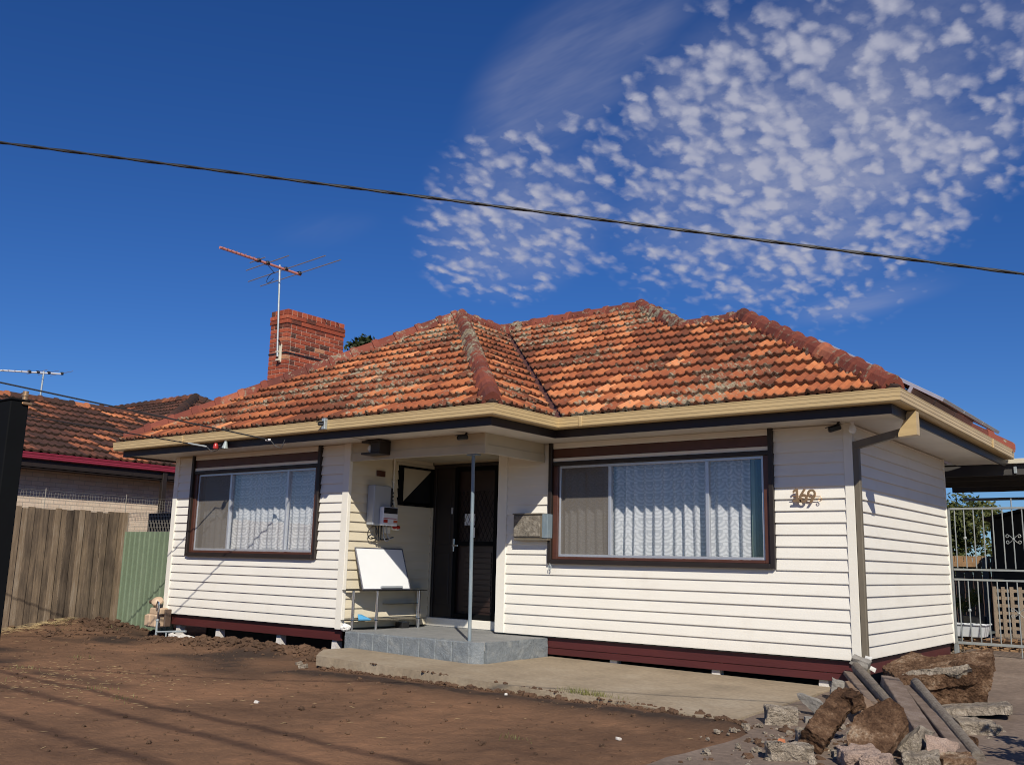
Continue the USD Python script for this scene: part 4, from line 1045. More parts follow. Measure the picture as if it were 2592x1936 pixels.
# ------------------------------------------------------------------ TV antenna strapped to the chimney
an = thing('tv_antenna', 'television antenna with pink boom on a steel mast strapped to the brick chimney', 'antenna')
AX, AY = -10.80, CY0 - .07
mast0, mast1 = np.array((AX + .10, AY, 4.52)), np.array((AX - .02, AY, 6.30))
obj(an, 'mast', tube([mast0, mast1], .019, 12), 'galvanised', smooth=50)
bm0, bm1 = np.array((AX, -.42, 6.26)), np.array((AX, 1.42, 6.235))
obj(an, 'boom', tube([bm0, bm1], .025, 8), 'antenna_pink', smooth=40)
def elem(yv, half, skew=.055, zoff=.0, r=.009):
    z = 6.25 + zoff; return tube([(AX - half, yv, z - half * skew), (AX + half, yv, z + half * skew)], r, 6)
for yv, half in ((1.38, 1.17), (1.05, 1.12), (.62, .62), (.40, .22)): obj(an, 'element', elem(yv, half), 'rod_metal')
for yv in np.linspace(-.38, .28, 8): obj(an, 'element', elem(yv, .085, .0, .015, .005), 'rod_metal')
for yv in (1.38, 1.05, .62, .42): obj(an, 'clamp', cbox(AX - .05, AX + .05, yv - .035, yv + .035, 6.225, 6.285, .008), 'black_plastic')
obj(an, 'lead', tube([(AX + .05, .6, 6.2)] + [(AX - .09 + .10 * math.cos(a), .80 + .05 * math.sin(a), 6.03 + .11 * math.sin(a)) for a in np.linspace(1.2, 6.0, 18)], .006, 6), 'cable_black')
sx = CX1 - .09
obj(an, 'bracket', [cbox(CX1 - .16, CX1 - .10, CY0 - .03, CY0 - .001, 4.42, 4.76), cbox(AX + .06, CX1 - .10, CY0 - .08, CY0 - .03, 4.44, 4.475), cbox(AX + .05, CX1 - .12, CY0 - .09, CY0 - .05, 4.60, 4.625)], 'cream_steel')
obj(an, 'upper_bracket', tube([(AX + .05, AY, 4.84), (CX1 - .10, AY - .01, 4.82), (CX1 - .13, CY0 - .002, 4.70)], .010, 6), 'cable_black')
obj(an, 'strap', [box(CX0 - .006, CX1 + .006, CY0 - .008, CY0 - .002, 4.585, 4.615), box(CX1 + .002, CX1 + .008, CY0 - .002, CY1, 4.585, 4.615)], 'cable_black')

# ------------------------------------------------------------------ solar panels on the far right slope
PVN = np.array((TP, 0, 1.0)) * CS
for k in range(3):
    y0 = 1.12 + k * 1.0; base = np.array((.60, y0, 2.56 + TP * (OV - .60))) + PVN * .13
    Sd = np.array((-CS, 0, SN)); Yd = np.array((0, 1.0, 0))
    def pv(a0, a1, s0, s1, n0, n1, b=.002):
        v, fc = cbox(a0, a1, s0, s1, n0, n1, b); return np.array([base + Yd * q[0] + Sd * q[1] + PVN * q[2] for q in v]), fc
    t = obj(H, 'solar_panel', pv(.031, .949, .031, 1.579, .005, .036), 'solar_cell')
    obj(t, 'frame', [pv(0, .98, 0, .03, 0, .04), pv(0, .98, 1.58, 1.61, 0, .04), pv(0, .03, .031, 1.579, 0, .04), pv(.95, .98, .031, 1.579, 0, .04)], 'aluminium')
    obj(t, 'rail', pv(0, .98, .35, .39, -.10, -.001), 'aluminium'); obj(t, 'rail', pv(0, .98, 1.2, 1.24, -.10, -.001), 'aluminium')

# ------------------------------------------------------------------ overhead cables
def catenary(A, B, sag, n=60):
    A, B = np.asarray(A, float), np.asarray(B, float); t = np.linspace(0, 1, n)[:, None]
    return A + (B - A) * t - np.array((0, 0, 1)) * sag * 4 * t * (1 - t)
mc = thing('overhead_cable', 'thick twisted black overhead service cable crossing the sky', 'cable')
P0, dr = np.array((.381, -5.252, 2.91)), np.array((-.823, -.552, .134))
A_, B_ = P0 + dr * 16.5, P0 - dr * 7.0
line = catenary(A_, B_, .0, 420)
tt = np.linspace(0, 1, 420); bend = -(tt * (1 - tt)) * 4
def img_sag(line, amt):
    m = line.copy(); m[:, 2] += bend * amt; return m
line = img_sag(line, .0)
for ph in (0, math.pi):
    a = np.linspace(0, 2 * math.pi * 45, 420) + ph
    sd = np.cross(dr, (0, 0, 1)); sd /= np.linalg.norm(sd); un = np.cross(sd, dr)
    obj(mc, 'strand', tube(line + .0036 * (np.cos(a)[:, None] * sd + np.sin(a)[:, None] * un), .0074, 6), 'cable_black', smooth=60)
def wire(A, B, r, label, name='service_wire', sag=.0):
    t = thing(name, label, 'wire'); obj(t, 'strand', tube(catenary(A, B, sag, 24), r, 6), 'cable_black', smooth=60); return t
EU, EL_ = np.array((-6.98, -2.0, 2.405)), np.array((-8.42, -1.98, 2.40))
w1_ = wire(EU, EU + np.array((-.3314, -1.0, .1195)) * 17, .010, 'upper service wire running to the hook over the left window')
obj(w1_, 'insulator', cbox(-7.05, -6.97, -2.03, -1.99, 2.392, 2.422, .006), 'white_plastic')
obj(w1_, 'tail', tube([(-6.97, -2.0, 2.40), (-6.90, -1.98, 2.33), (-6.83, -1.93, 2.29), (-6.80, -1.90, 2.41)], .006, 6), 'cable_black')
w2_ = wire(EL_, EL_ + np.array((-.40, -1.0, .098)) * 17, .009, 'lower service wire ending beside the red lamp')
obj(w2_, 'terminal', tube([(-8.42, -1.98, 2.40), (-8.52, -2.22, 2.425)], .012, 8), 'galvanised')
obj(w2_, 'tail', tube([(-8.42, -1.98, 2.40), (-8.36, -1.93, 2.33), (-8.27, -1.90, 2.345), (-8.2, -1.88, 2.40)], .005, 6), 'cable_grey')
# street lines out of view behind the camera (their shadows band the bare soil)
for k, (yy, hh, r) in enumerate(((-5.05, 6.4, .022), (-5.50, 6.9, .024), (-6.2, 7.4, .022))):
    off = (hh + .42) / SUN[2]
    ctr = np.array((-3.6, yy, -.42)) + SUN * off
    dvec = np.array((1.0, -.052, 0.0))
    t = thing('street_line', ['power line along the street, lowest and nearest of three', 'power line along the street, middle of three', 'power line along the street, highest of three'][k], 'power line')
    obj(t, 'strand', tube(np.array([ctr - dvec * 30, ctr + dvec * 30]), r, 6), 'cable_black')

# ------------------------------------------------------------------ gas meter at the left corner
gm = thing('gas_meter', 'beige gas meter with regulator and bent steel pipe at the left house corner', 'meter')
gy_ = -1.36
obj(gm, 'body', [cbox(-10.385, -10.11, gy_ - .10, gy_ + .08, -.215, -.02, .02), cbox(-10.33, -10.06, gy_ - .08, gy_ + .09, -.03, .075, .02), cbox(-10.37, -10.24, gy_ - .125, gy_ - .08, -.20, -.03, .012)], 'beige_paint')
obj(gm, 'regulator', [xf(lathe([(0, .06), (.045, .055), (.085, .02), (.088, -.01), (.05, -.045), (.02, -.05), (0, -.05)], 18), t=(-10.255, gy_, .165), ry=.5, rx=.6), tube([(-10.255, gy_, .17), (-10.255, gy_, .06)], .024, 10)], 'beige_paint', smooth=40)
obj(gm, 'regulator_cap', tube([(-10.32, gy_ - .04, .17), (-10.37, gy_ - .05, .155)], .028, 12), 'beige_dark', smooth=40)
obj(gm, 'union', [tube([(-10.31, gy_, .06), (-10.31, gy_, .10)], .022, 10), tube([(-10.15, gy_, .07), (-10.15, gy_, .13)], .03, 10)], 'cable_black', smooth=40)
obj(gm, 'back_plate', cbox(-10.02, -9.985, gy_ - .02, gy_ + .09, -.20, .06, .008), 'beige_dark')
obj(gm, 'tag', cbox(-10.405, -10.387, gy_ - .10, gy_ - .06, -.10, -.04, .003), 'yellow')
px = -10.055
obj(gm, 'pipe', [tube([(px - .05, gy_ - .10, .06), (px - .05, gy_ - .10, .13), (px - .03, gy_ - .10, .175), (px, gy_ - .10, .165), (px + .005, gy_ - .10, .10), (px, gy_ - .10, -.10)], .013, 8)], 'chrome', smooth=50)
obj(gm, 'lower_pipe', [tube([(px, gy_ - .10, -.10), (px, gy_ - .10, -.34)], .018, 10), tube([(px, gy_ - .10, -.085), (px, gy_ - .10, -.115)], .026, 10), tube([(px, gy_ - .10, -.275), (px + .58, gy_ + .02, -.235)], .016, 10), tube([(px + .20, gy_ - .06, -.26), (px + .20, gy_ - .06, -.36)], .014, 8)], 'galvanised', smooth=50)

# ------------------------------------------------------------------ side fence, corrugated sheet, neighbour
FX = -12.0
pf = thing('paling_fence', 'weathered brown timber paling fence along the left boundary', 'fence')
yv = -6.6; k = 0
while yv < -1.06:
    w = .108 + random.uniform(-.018, .012); z1 = 1.560 + random.uniform(-.02, .015); x0 = FX + (0.0 if k % 2 == 0 else .018) + random.uniform(-.003, .003)
    v, fc = cbox(x0, x0 + .016, yv, yv + w, -.45, z1, .003)
    obj(pf, 'paling', (v, fc), 'paling', attrs={'tone': np.full(len(v), min(max(random.gauss(.47, .17), 0), 1))})
    yv += w - .004; k += 1
for z in (.05, .80, 1.38):
    v, fc = box(FX - .05, FX - .006, -6.6, -.98, z, z + .08); obj(pf, 'rail', (v, fc), 'paling', attrs={'tone': np.full(len(v), .4)})
v, fc = cbox(FX - .05, FX + .05, -1.06, -.96, -.5, 1.57, .005); obj(pf, 'post', (v, fc), 'paling', attrs={'tone': np.full(len(v), .62)})
wm = thing('wire_trellis', 'rusty wire mesh strip standing above the paling fence', 'mesh')
ws = [tube([(FX - .03, a, 1.5), (FX - .03, a + random.uniform(-.01, .01), 1.82)], .0016, 4) for a in np.arange(-3.8, .6, .05)] + [tube([(FX - .03, -3.8, z), (FX - .03, .6, z + .01)], .0016, 4) for z in np.arange(1.54, 1.84, .05)]
obj(wm, 'wires', ws, 'mesh_wire'); obj(wm, 'stake', [tube([(FX - .035, a, 1.2), (FX - .035, a, 1.88)], .007, 6) for a in (-2.4, -1.0, .4)], 'mesh_wire')
gs = thing('corrugated_sheet', 'pale green ribbed steel sheet closing the gap beside the house', 'sheet')
xs_ = []; x = -12.04
while x < -10.36:
    xs_ += [(x, -1.0), (x + .088, -1.0), (x + .096, -1.02), (x + .110, -1.02), (x + .118, -1.0)]; x += .145
ptop = [(a, b, 1.245) for a, b in xs_]; pbot = [(a, b, -.75) for a, b in xs_]; n = len(xs_)
obj(gs, 'sheet', (np.array(ptop + pbot + [(a, b + .003, c) for a, b, c in ptop] + [(a, b + .003, c) for a, b, c in pbot]), np.array([q for i in range(n - 1) for q in ([i, n + i, n + i + 1], [i, n + i + 1, i + 1], [2 * n + i, 2 * n + i + 1, 3 * n + i + 1], [2 * n + i, 3 * n + i + 1, 3 * n + i], [i, i + 1, 2 * n + i + 1], [i, 2 * n + i + 1, 2 * n + i])])), 'green_sheet')
obj(gs, 'frame_rail', [cbox(-11.95, -10.3, -.98, -.94, 1.12, 1.17), cbox(-11.95, -10.3, -.98, -.94, .1, .15)], 'timber_raw')
wg = thing('mesh_gate', 'wire mesh over a plain dark sheet above the green sheet', 'gate')
obj(wg, 'dark_backing', box(-11.92, -10.25, -.62, -.615, 1.05, 1.575), 'dark_sheet')  # plain dark sheet filling the opening behind the mesh
obj(wg, 'mesh', [tube([(a, -.985, 1.17), (a, -.985, 1.57)], .0022, 4) for a in np.arange(-11.93, -10.3, .045)] + [tube([(-11.94, -.985, z), (-10.3, -.985, z)], .0022, 4) for z in np.arange(1.26, 1.58, .06)], 'mesh_wire')

NB = thing('neighbour_house', 'cream brick neighbouring house with dark weathered tile roof and maroon gutter', 'house')
NX, NT = -15.0, .393
obj(NB, 'wall', [box(-20.5, NX - .55, -4.0, 12.5, -.6, 2.45), ], 'cream_brick')
obj(NB, 'eave_lining', box(NX - .56, NX - .08, -4.6, 13, 2.45, 2.47), 'black_brown')
obj(NB, 'fascia', box(NX - .10, NX - .08, -4.6, 13, 2.44, 2.66), 'black_brown')
gpn = [(-.10, 2.735), (-.004, 2.735), (.004, 2.74), (.006, 2.725), (.0, 2.70), (-.008, 2.69), (-.002, 2.665), (-.010, 2.655), (-.004, 2.63), (-.02, 2.612), (-.10, 2.612)]
obj(NB, 'gutter', mitred(gpn, [(NX, -4.6), (NX, 13)]), 'neighbour_gutter')
obj(NB, 'downpipe', cbox(NX - .14, NX - .04, 1.56, 1.66, 1.2, 2.61), 'black_brown')
NC = math.cos(math.atan(NT)); NS = math.sin(math.atan(NT)); zr = lambda x: 2.72 + NT * (NX - x)
NRX = -19.2
RX, RY, RZ, RT = -23.8, 8.0, 5.93, .5                                     # hipped rear block: apex and slope
RC = math.cos(math.atan(RT)); RS = math.sin(math.atan(RT)); RE = 2.55 / RT
nroof = obj(NB, 'roof', [facet([(NX, -4.6, 2.70), (NX, 13, 2.70), (NRX, 13, zr(NRX) - .02), (NRX, -.4, zr(NRX) - .02)]),
    facet([(NX, -4.6, 2.70), (NRX, -.4, zr(NRX) - .02), (-23.4, -4.6, 2.70)]), facet([(NRX, -.4, zr(NRX) - .02), (NRX, 13, zr(NRX) - .02), (-23.4, 13, 2.70), (-23.4, -4.6, 2.70)]),
    facet([(-36, RY - RE, RZ - 2.57), (RX + RE, RY - RE, RZ - 2.57), (RX, RY, RZ - .02), (-36, RY, RZ - .02)]),
    facet([(RX + RE, RY - RE, RZ - 2.57), (RX + RE, RY + RE, RZ - 2.57), (RX, RY, RZ - .02)])], 'tile_under')
Sn = np.array((-NC, 0, NS)); O_ = (NX + .02, -4.6, 2.72)
def n_max(u):
    yv = -4.6 + u
    m = (NX - NRX) / NC - .05
    return min(m, u / NC - .02) if yv < 0 else m
keep = TW, TG
TW, TG = .33, .47
nt = [q for q in lay(O_, (0, 1, 0), Sn, 0, 13.0, (NX - NRX) / NC, lambda u: -1, n_max, dark=.10) if -2.8 < q[0][1] < 6.5 and not (q[0][1] > 4.2 and q[0][0] > -15.8 - (q[0][1] - 4.2))]
ntf = lay((-36, RY - RE, RZ - 2.55), (1, 0, 0), (0, RC, RS), 7.0, 36 + RX + RE, RE / RC, lambda u: 1.2, lambda u: min(RE / RC, (36 + RX + RE - u) / RC), dark=.15)
ntf += lay((RX + RE, RY - RE, RZ - 2.55), (0, 1, 0), (-RC, 0, RS), 0, 2 * RE, RE / RC, lambda u: 1.2, lambda u: min(u, 2 * RE - u) / RC, dark=.05)
TW, TG = keep
alln = sorted(nt + ntf, key=lambda t: np.linalg.norm(t[0] - CAM))
for c, (v, fc, tone, bt) in alln[:300]: obj(nroof, 'roof_tile', (v, fc), 'neighbour_terracotta', attrs={'tone': tone, 'butt': bt})
vv, ff, n = [], [], 0
for c, (v, fc, tone, bt) in alln[300:]: vv.append(v); ff.append(fc + n); n += len(v)
if vv: obj(nroof, 'roof_tiles', (np.vstack(vv), np.vstack(ff)), 'neighbour_terracotta', kind='stuff', attrs={'tone': np.concatenate([q[2] for _, q in alln[300:]]), 'butt': np.concatenate([q[3] for _, q in alln[300:]])})
cap_run(nroof, (NRX, -.4, zr(NRX)), (NRX, 6.4, zr(NRX)), 'neighbour_terracotta', dark=-.02, lift=.05)
cap_run(nroof, (RX + 3.6, RY - 3.6, RZ - 3.6 * RT), (RX, RY, RZ + .02), 'neighbour_terracotta', dark=.3, w=.15)
cap_run(nroof, (RX - 6, RY, RZ + .02), (RX, RY, RZ + .02), 'neighbour_terracotta', dark=.2, w=.15)
cap_run(nroof, (RX + 2, RY + 2, RZ - 2 * RT), (RX, RY, RZ + .02), 'neighbour_terracotta', dark=.2, w=.15)
na_ = thing('neighbour_antenna', 'white television antenna on a thin mast above the neighbouring roof', 'antenna')
nx = -19.35
obj(na_, 'mast', tube([(nx, .82, 4.2), (nx, .84, 5.13)], .022, 8), 'galvanised', smooth=50)
obj(na_, 'boom', tube([(nx, -.16, 4.975), (nx, 1.30, 5.14)], .022, 6), 'antenna_white')
for yv, hf in ((1.27, .55), (.95, .5), (.68, .5), (.45, .15), (.3, .1), (.15, .1), (0, .1), (-.12, .1)): obj(na_, 'element', tube([(nx - hf, yv, 4.99 + .113 * (yv + .16)), (nx + hf, yv, 4.99 + .113 * (yv + .16))], .006, 5), 'rod_metal')
obj(na_, 'clamp', [cbox(nx - .035, nx + .035, yv - .03, yv + .03, 4.955 + .113 * (yv + .16), 5.02 + .113 * (yv + .16)) for yv in (1.28, .96, .70, .50)], 'black_plastic')

# black gate post close to the camera
gp_ = thing('gate_post', 'black steel gate post at the left edge with a worn brass hinge pin', 'post')
px1, py0 = .1225, -8.565
obj(gp_, 'post', cbox(px1 - .12, px1, py0, py0 + .058, -.6, 1.345, .003), 'black_paint')
obj(gp_, 'cap', [cbox(px1 - .122, px1 + .003, py0 - .003, py0 + .061, 1.3455, 1.352, .002)], 'black_paint')
obj(gp_, 'hinge', [tube([(px1 - .008, py0 + .047, 1.352), (px1 - .008, py0 + .047, 1.380)], .009, 10), tube([(px1 - .008, py0 + .047, 1.364), (px1 - .008, py0 + .047, 1.369)], .0115, 10), cbox(px1 + .0, px1 + .008, py0 + .033, py0 + .066, 1.335, 1.344)], 'brass', smooth=40)
# ------------------------------------------------------------------ rubble by the right corner
RG = 'pile of broken concrete by the right corner'
def plane_slab(P, thick, up_hint, amp=.012, size=.022, seed=1, freq=16, jag=.05):
    """A broken slab: P are the corners of its visible face (counter-clockwise seen from outside); it extends thick behind them."""
    P = np.array(P, float); c = P.mean(0); _, _, vt = np.linalg.svd(P - c); nrm = vt[2]
    if nrm @ np.asarray(up_hint) < 0: nrm = -nrm
    e1 = P[1] - P[0]; e1 -= nrm * (e1 @ nrm); e1 /= np.linalg.norm(e1); e2 = np.cross(nrm, e1)
    q = np.stack([(P - c) @ e1, (P - c) @ e2], 1)
    poly = Polygon(q).buffer(0)
    ring = np.array(shapely.segmentize(poly.exterior, .06).coords)[:-1]
    ring = ring + (np.stack([meshkit.noise(np.c_[ring * 11, np.full(len(ring), seed)], seed), meshkit.noise(np.c_[ring * 11 + 50, np.full(len(ring), seed)], seed)], 1) - .5) * jag
    m = trimesh.creation.extrude_polygon(Polygon(ring).buffer(0), thick, engine='earcut')
    v = np.array(m.vertices); v = c + v[:, :1] * e1 + v[:, 1:2] * e2 + (v[:, 2:] - thick) * nrm
    return roughen((v, np.array(m.faces)), amp * 1.5, freq, seed, size, 6)
def chunk(c, dims, rot, seed, amp=.02, size=.02, freq=15, cut=.35):
    r = np.random.default_rng(seed)
    P = []
    for a in (-1, 1):
        for b in (-1, 1):
            for d in (-1, 1):
                k = 1 - cut * r.random(3) * np.array([.6, .6, .8]); P.append(np.array([a, b, d]) * k * np.array(dims) / 2)
    for _ in range(8):
        d = r.normal(size=3); d /= np.linalg.norm(d); P.append(d * np.array(dims) / 2 * 1.02)
    m = xf(hull(P), rx=rot[0], ry=rot[1], rz=rot[2], t=c)
    return roughen(m, amp * 1.2, freq, seed, size, 6)
def stick(A, B, w, h, up, mat, name, label, cat, amp=.004, rounded=False, seed=1, parts=None):
    A, B, up = (np.array(a, float) for a in (A, B, up)); T = (B - A) / np.linalg.norm(B - A)
    side = np.cross(T, up); side /= np.linalg.norm(side); nn = np.cross(side, T)
    A, B = A - nn * h * .5, B - nn * h * .5
    if rounded:
        sec = [(-w / 2, -h / 2), (w / 2, -h / 2)] + [(w / 2 * math.cos(a), h / 2 - w / 2 + w / 2 * math.sin(a)) for a in np.linspace(0, math.pi, 9)]
    else:
        b = .006; sec = [(-w / 2 + b, -h / 2), (w / 2 - b, -h / 2), (w / 2, -h / 2 + b), (w / 2, h / 2 - b), (w / 2 - b, h / 2), (-w / 2 + b, h / 2), (-w / 2, h / 2 - b), (-w / 2, -h / 2 + b)]
    m = prism(sec, A, B, (side, nn)); t = trimesh.Trimesh(*m, process=False); t.fix_normals()
    return obj('', name, roughen((np.array(t.vertices), np.array(t.faces)), amp, 20, seed, .045), mat, smooth=40, label=label, cat=cat, group=RG)
# big upturned slabs behind
obj('', 'concrete_slab', plane_slab([(.30, -.30, -.03), (.55, -.62, -.12), (1.09, -.36, .045), (1.22, -.10, .08), (1.16, .35, .13), (.66, .02, .17), (.46, .20, .10)], .12, (.4, -.7, .6), .009, seed=3, freq=30, jag=.03), 'mid_earth', smooth=45, label='upper earth-caked concrete slab at the back of the pile against the house', cat='slab', group=RG)
obj('', 'concrete_slab', plane_slab([(.62, -.60, -.13), (.84, -.36, -.31), (1.20, -.20, -.28), (1.235, -.18, .05), (1.08, -.34, .05)], .22, (.3, -.9, .2), .010, seed=5, freq=24), 'dark_earth', smooth=45, label='upright slab with brown earth face and pale broken edge behind the poles', cat='slab', group=RG)
obj('', 'concrete_slab', plane_slab([(.50, -.52, -.06), (.70, -.52, -.105), (1.12, -.40, .045), (1.10, -.36, .09), (.86, -.42, .02), (.62, -.44, .0)], .06, (.3, -.9, .3), .012, seed=8, freq=24), 'rubble_pale', smooth=45, label='pale broken slab edge lying between the two earth-caked slabs', cat='slab', group=RG)
obj('', 'concrete_slab', roughen(hull([(1.0, -.96, -.265), (1.52, -.86, -.185), (1.04, -.98, -.325), (1.52, -.88, -.25), (.80, -.40, -.30), (1.36, -.22, -.23), (.80, -.40, -.36), (1.36, -.22, -.31)]), .014, 16, 9, .035), 'rubble_pale', smooth=45, label='thin flat slab with pale broken front edge, propped level on the drive', cat='slab', group=RG)
obj('', 'concrete_chunk', chunk((1.38, -1.62, -.285), (.32, .26, .11), (.1, .05, .5), 31), 'rubble_pale', smooth=45, label='small pale chunk under the propped thin slab, right of the poles', cat='chunk', group=RG)
# long rails and planks leaning on the pile
stick((.81, -1.10, -.012), (1.632, -2.78, -.272), .085, .11, (-.25, -.1, 1), 'pole_concrete', 'concrete_rail', 'longest rounded grey rail, lying at the right of the planks', 'rail', .004, True, 11)
stick((.755, -1.10, -.075), (1.63, -2.98, -.300), .085, .09, (-.1, .1, 1), 'sleeper', 'timber_plank', 'long thin weathered plank beside the longest rounded rail', 'plank', .004, False, 12)
stick((.61, -1.10, -.015), (1.325, -2.64, -.272), .150, .12, (.05, .15, 1), 'sleeper', 'timber_plank', 'widest brown plank, lying in the middle of the pile', 'plank', .005, False, 13)
stick((.03, -.25, .005), (.79, -1.75, -.137), .090, .10, (-.25, -.1, 1), 'pole_concrete', 'concrete_rail', 'rounded grey rail leaning against the house corner', 'rail', .005, True, 14)
stick((.016, -.40, -.074), (.62, -1.62, -.172), .085, .04, (.0, .3, 1), 'sleeper', 'timber_plank', 'narrow plank just left of the rail that leans on the house corner', 'plank', .003, False, 15)
stick((.15, -.75, -.125), (.67, -1.92, -.178), .105, .09, (.0, .1, 1), 'sleeper_orange', 'timber_plank', 'orange-brown plank leaning behind the earth-caked log', 'plank', .005, False, 16)
obj('', 'concrete_chunk', chunk((-.02, -.62, -.215), (.13, .18, .16), (0, .2, .4), 33, .010), 'grey_rubble', smooth=45, label='grey offcut standing against the red base board left of the planks', cat='chunk', group=RG)
obj('', 'concrete_chunk', chunk((.065, -.17, .0), (.19, .14, .085), (.2, .35, .2), 34, .014), 'grey_rubble', smooth=45, label='grey lump balanced on the top end of the corner rail', cat='chunk', group=RG)
obj('', 'plastic_scrap', chunk((.10, -.055, .030), (.07, .02, .05), (0, .2, .1), 35, .006, .02), 'paper', smooth=45, label='white scrap behind the grey lump at the foot of the downpipe', cat='scrap')
obj('', 'plastic_scrap', chunk((.165, -.12, -.06), (.06, .04, .045), (0, .4, .2), 36, .006, .02), 'paper', smooth=45, label='rounded white scrap just right of the grey lump', cat='scrap')
# the log-like lump and the tilted slab in front
def bar_hull(A, B, wa, wb, ta, tb, up):
    A, B, up = (np.array(a, float) for a in (A, B, up)); T = (B - A) / np.linalg.norm(B - A); s = np.cross(T, up); s /= np.linalg.norm(s); n = np.cross(s, T)
    return hull([A + a * s * wa / 2 + b * n * ta / 2 + T * .02 * a * b for a in (-1, 1) for b in (-1, 1)] + [B + a * s * wb / 2 + b * n * tb / 2 for a in (-1, 1) for b in (-1, 1)] + [(A + B) / 2 + a * s * (wa + wb) * .27 + b * n * (ta + tb) * .22 for a in (-1, 1) for b in (-1, 1)])
lp = trimesh.util.concatenate([trimesh.Trimesh(*roughen(bar_hull((.735, -2.66, -.035), (.705, -3.27, -.268), .15, .16, .12, .13, (.5, -.5, .7)), .016, 22, 41, .018, 6)),
    trimesh.Trimesh(*roughen(bar_hull((.72, -2.68, -.045), (.87, -2.76, -.055), .14, .11, .12, .11, (.2, -.4, .9)), .016, 20, 42, .018, 6))])
obj('', 'concrete_post_stub', lp, 'dark_earth', smooth=50, label='earth-caked log-shaped footing lying at a slant in front of the planks', cat='footing', group=RG)
obj('', 'concrete_slab', plane_slab([(.965, -3.18, -.068), (.955, -3.30, -.21), (1.015, -3.40, -.345), (1.13, -3.36, -.335), (1.205, -3.29, -.275), (1.30, -3.09, -.088), (1.235, -2.99, -.03), (1.135, -2.94, .006), (1.04, -3.06, -.035)], .085, (.2, -.9, .4), .004, seed=44, freq=30, jag=.018), 'earth_caked', smooth=45, label='square tilted slab with its earthy face toward the street', cat='slab', group=RG)
obj('', 'concrete_chunk', chunk((1.065, -3.42, -.318), (.27, .20, .15), (.1, 0, .7), 45, .02), 'rubble_pink', smooth=45, label='pinkish lump at the foot of the square tilted slab', cat='chunk', group=RG)
obj('', 'concrete_chunk', chunk((1.20, -3.50, -.335), (.20, .18, .13), (.1, 0, .2), 46, .02), 'rubble_pink', smooth=45, label='low pinkish lump at the very bottom of the pile', cat='chunk', group=RG)
obj('', 'concrete_chunk', roughen(hull([(1.10, -2.85, -.30), (1.30, -2.84, -.145), (1.20, -2.95, -.335), (1.335, -2.98, -.155), (1.31, -3.02, -.36), (1.19, -3.0, -.30), (1.22, -2.62, -.34), (1.36, -2.68, -.20)]), .010, 14, 47, .03), 'rubble_pale', smooth=45, label='pale-topped wedge right of the square tilted slab', cat='chunk', group=RG)
obj('', 'concrete_chunk', roughen(hull([(1.36, -2.95, -.185), (1.52, -2.75, -.245), (1.40, -3.05, -.29), (1.53, -2.9, -.31), (1.34, -2.8, -.36), (1.52, -2.7, -.38)]), .014, 14, 48, .03), 'rubble_pink', smooth=45, label='brown flat-topped lump between the wedge and the plank ends', cat='chunk', group=RG)
obj('', 'concrete_chunk', chunk((1.37, -3.14, -.338), (.24, .2, .12), (.1, 0, .3), 49, .02), 'rubble_pale', smooth=45, label='pale lump in front of the brown flat-topped lump', cat='chunk', group=RG)
obj('', 'concrete_chunk', chunk((1.54, -2.98, -.345), (.26, .2, .12), (0, 0, .6), 50, .02), 'earth_caked', smooth=45, label='earthy lump at the lower ends of the plank and rail', cat='chunk', group=RG)
obj('', 'concrete_chunk', chunk((.645, -3.52, -.315), (.33, .15, .125), (0, .03, .62), 51, .018), 'rubble_pale', smooth=45, label='long pale chunk lying alone on the drive, left of the log-shaped footing', cat='chunk', group=RG)
obj('', 'brick_scrap', chunk((.61, -3.57, -.245), (.05, .04, .03), (.2, .1, .3), 52, .004, .015), 'brick_orange', smooth=45, label='orange brick scrap on top of the long pale chunk', cat='brick')
obj('', 'concrete_chunk', chunk((.075, -2.25, -.285), (.28, .17, .17), (0, .05, .55), 53, .02), 'rubble_pale', smooth=45, label='pale block lying on the path edge, farthest left of the pile', cat='chunk', group=RG)
obj('', 'concrete_chunk', chunk((.25, -2.02, -.33), (.15, .12, .07), (0, 0, .5), 54, .012), 'grey_rubble', smooth=45, label='small low grey lump right of the farthest left pale block', cat='chunk', group=RG)
obj('', 'concrete_slab', plane_slab([(-.01, -1.70, -.175), (.02, -1.66, -.235), (.20, -1.72, -.345), (.32, -1.70, -.285), (.31, -1.72, -.245)], .05, (-.1, -1, .2), .008, seed=55), 'grey_rubble', smooth=45, label='thin grey slab piece leaning left of the log-shaped footing', cat='slab', group=RG)
obj('', 'concrete_chunk', chunk((.62, -3.02, -.30), (.24, .2, .14), (0, 0, .5), 56, .02), 'rubble_pale', smooth=45, label='pale lump half under the lower end of the log-shaped footing', cat='chunk', group=RG)
obj('', 'concrete_chunk', chunk((.90, -3.24, -.36), (.14, .12, .10), (0, 0, .5), 57, .012), 'rubble_pale', smooth=45, label='small pale stone at the right foot of the log-shaped footing', cat='chunk', group=RG)
obj('', 'concrete_chunk', chunk((.78, -1.45, -.27), (.5, .3, .2), (0, 0, .9), 58, .02), 'earth_caked', smooth=45, label='earthy lump under the upper ends of the planks', cat='chunk', group=RG)
obj('', 'concrete_chunk', chunk((1.30, -2.30, -.325), (.42, .3, .12), (0, 0, .6), 59, .02), 'earth_caked', smooth=45, label='earthy lump under the lower middle of the planks', cat='chunk', group=RG)
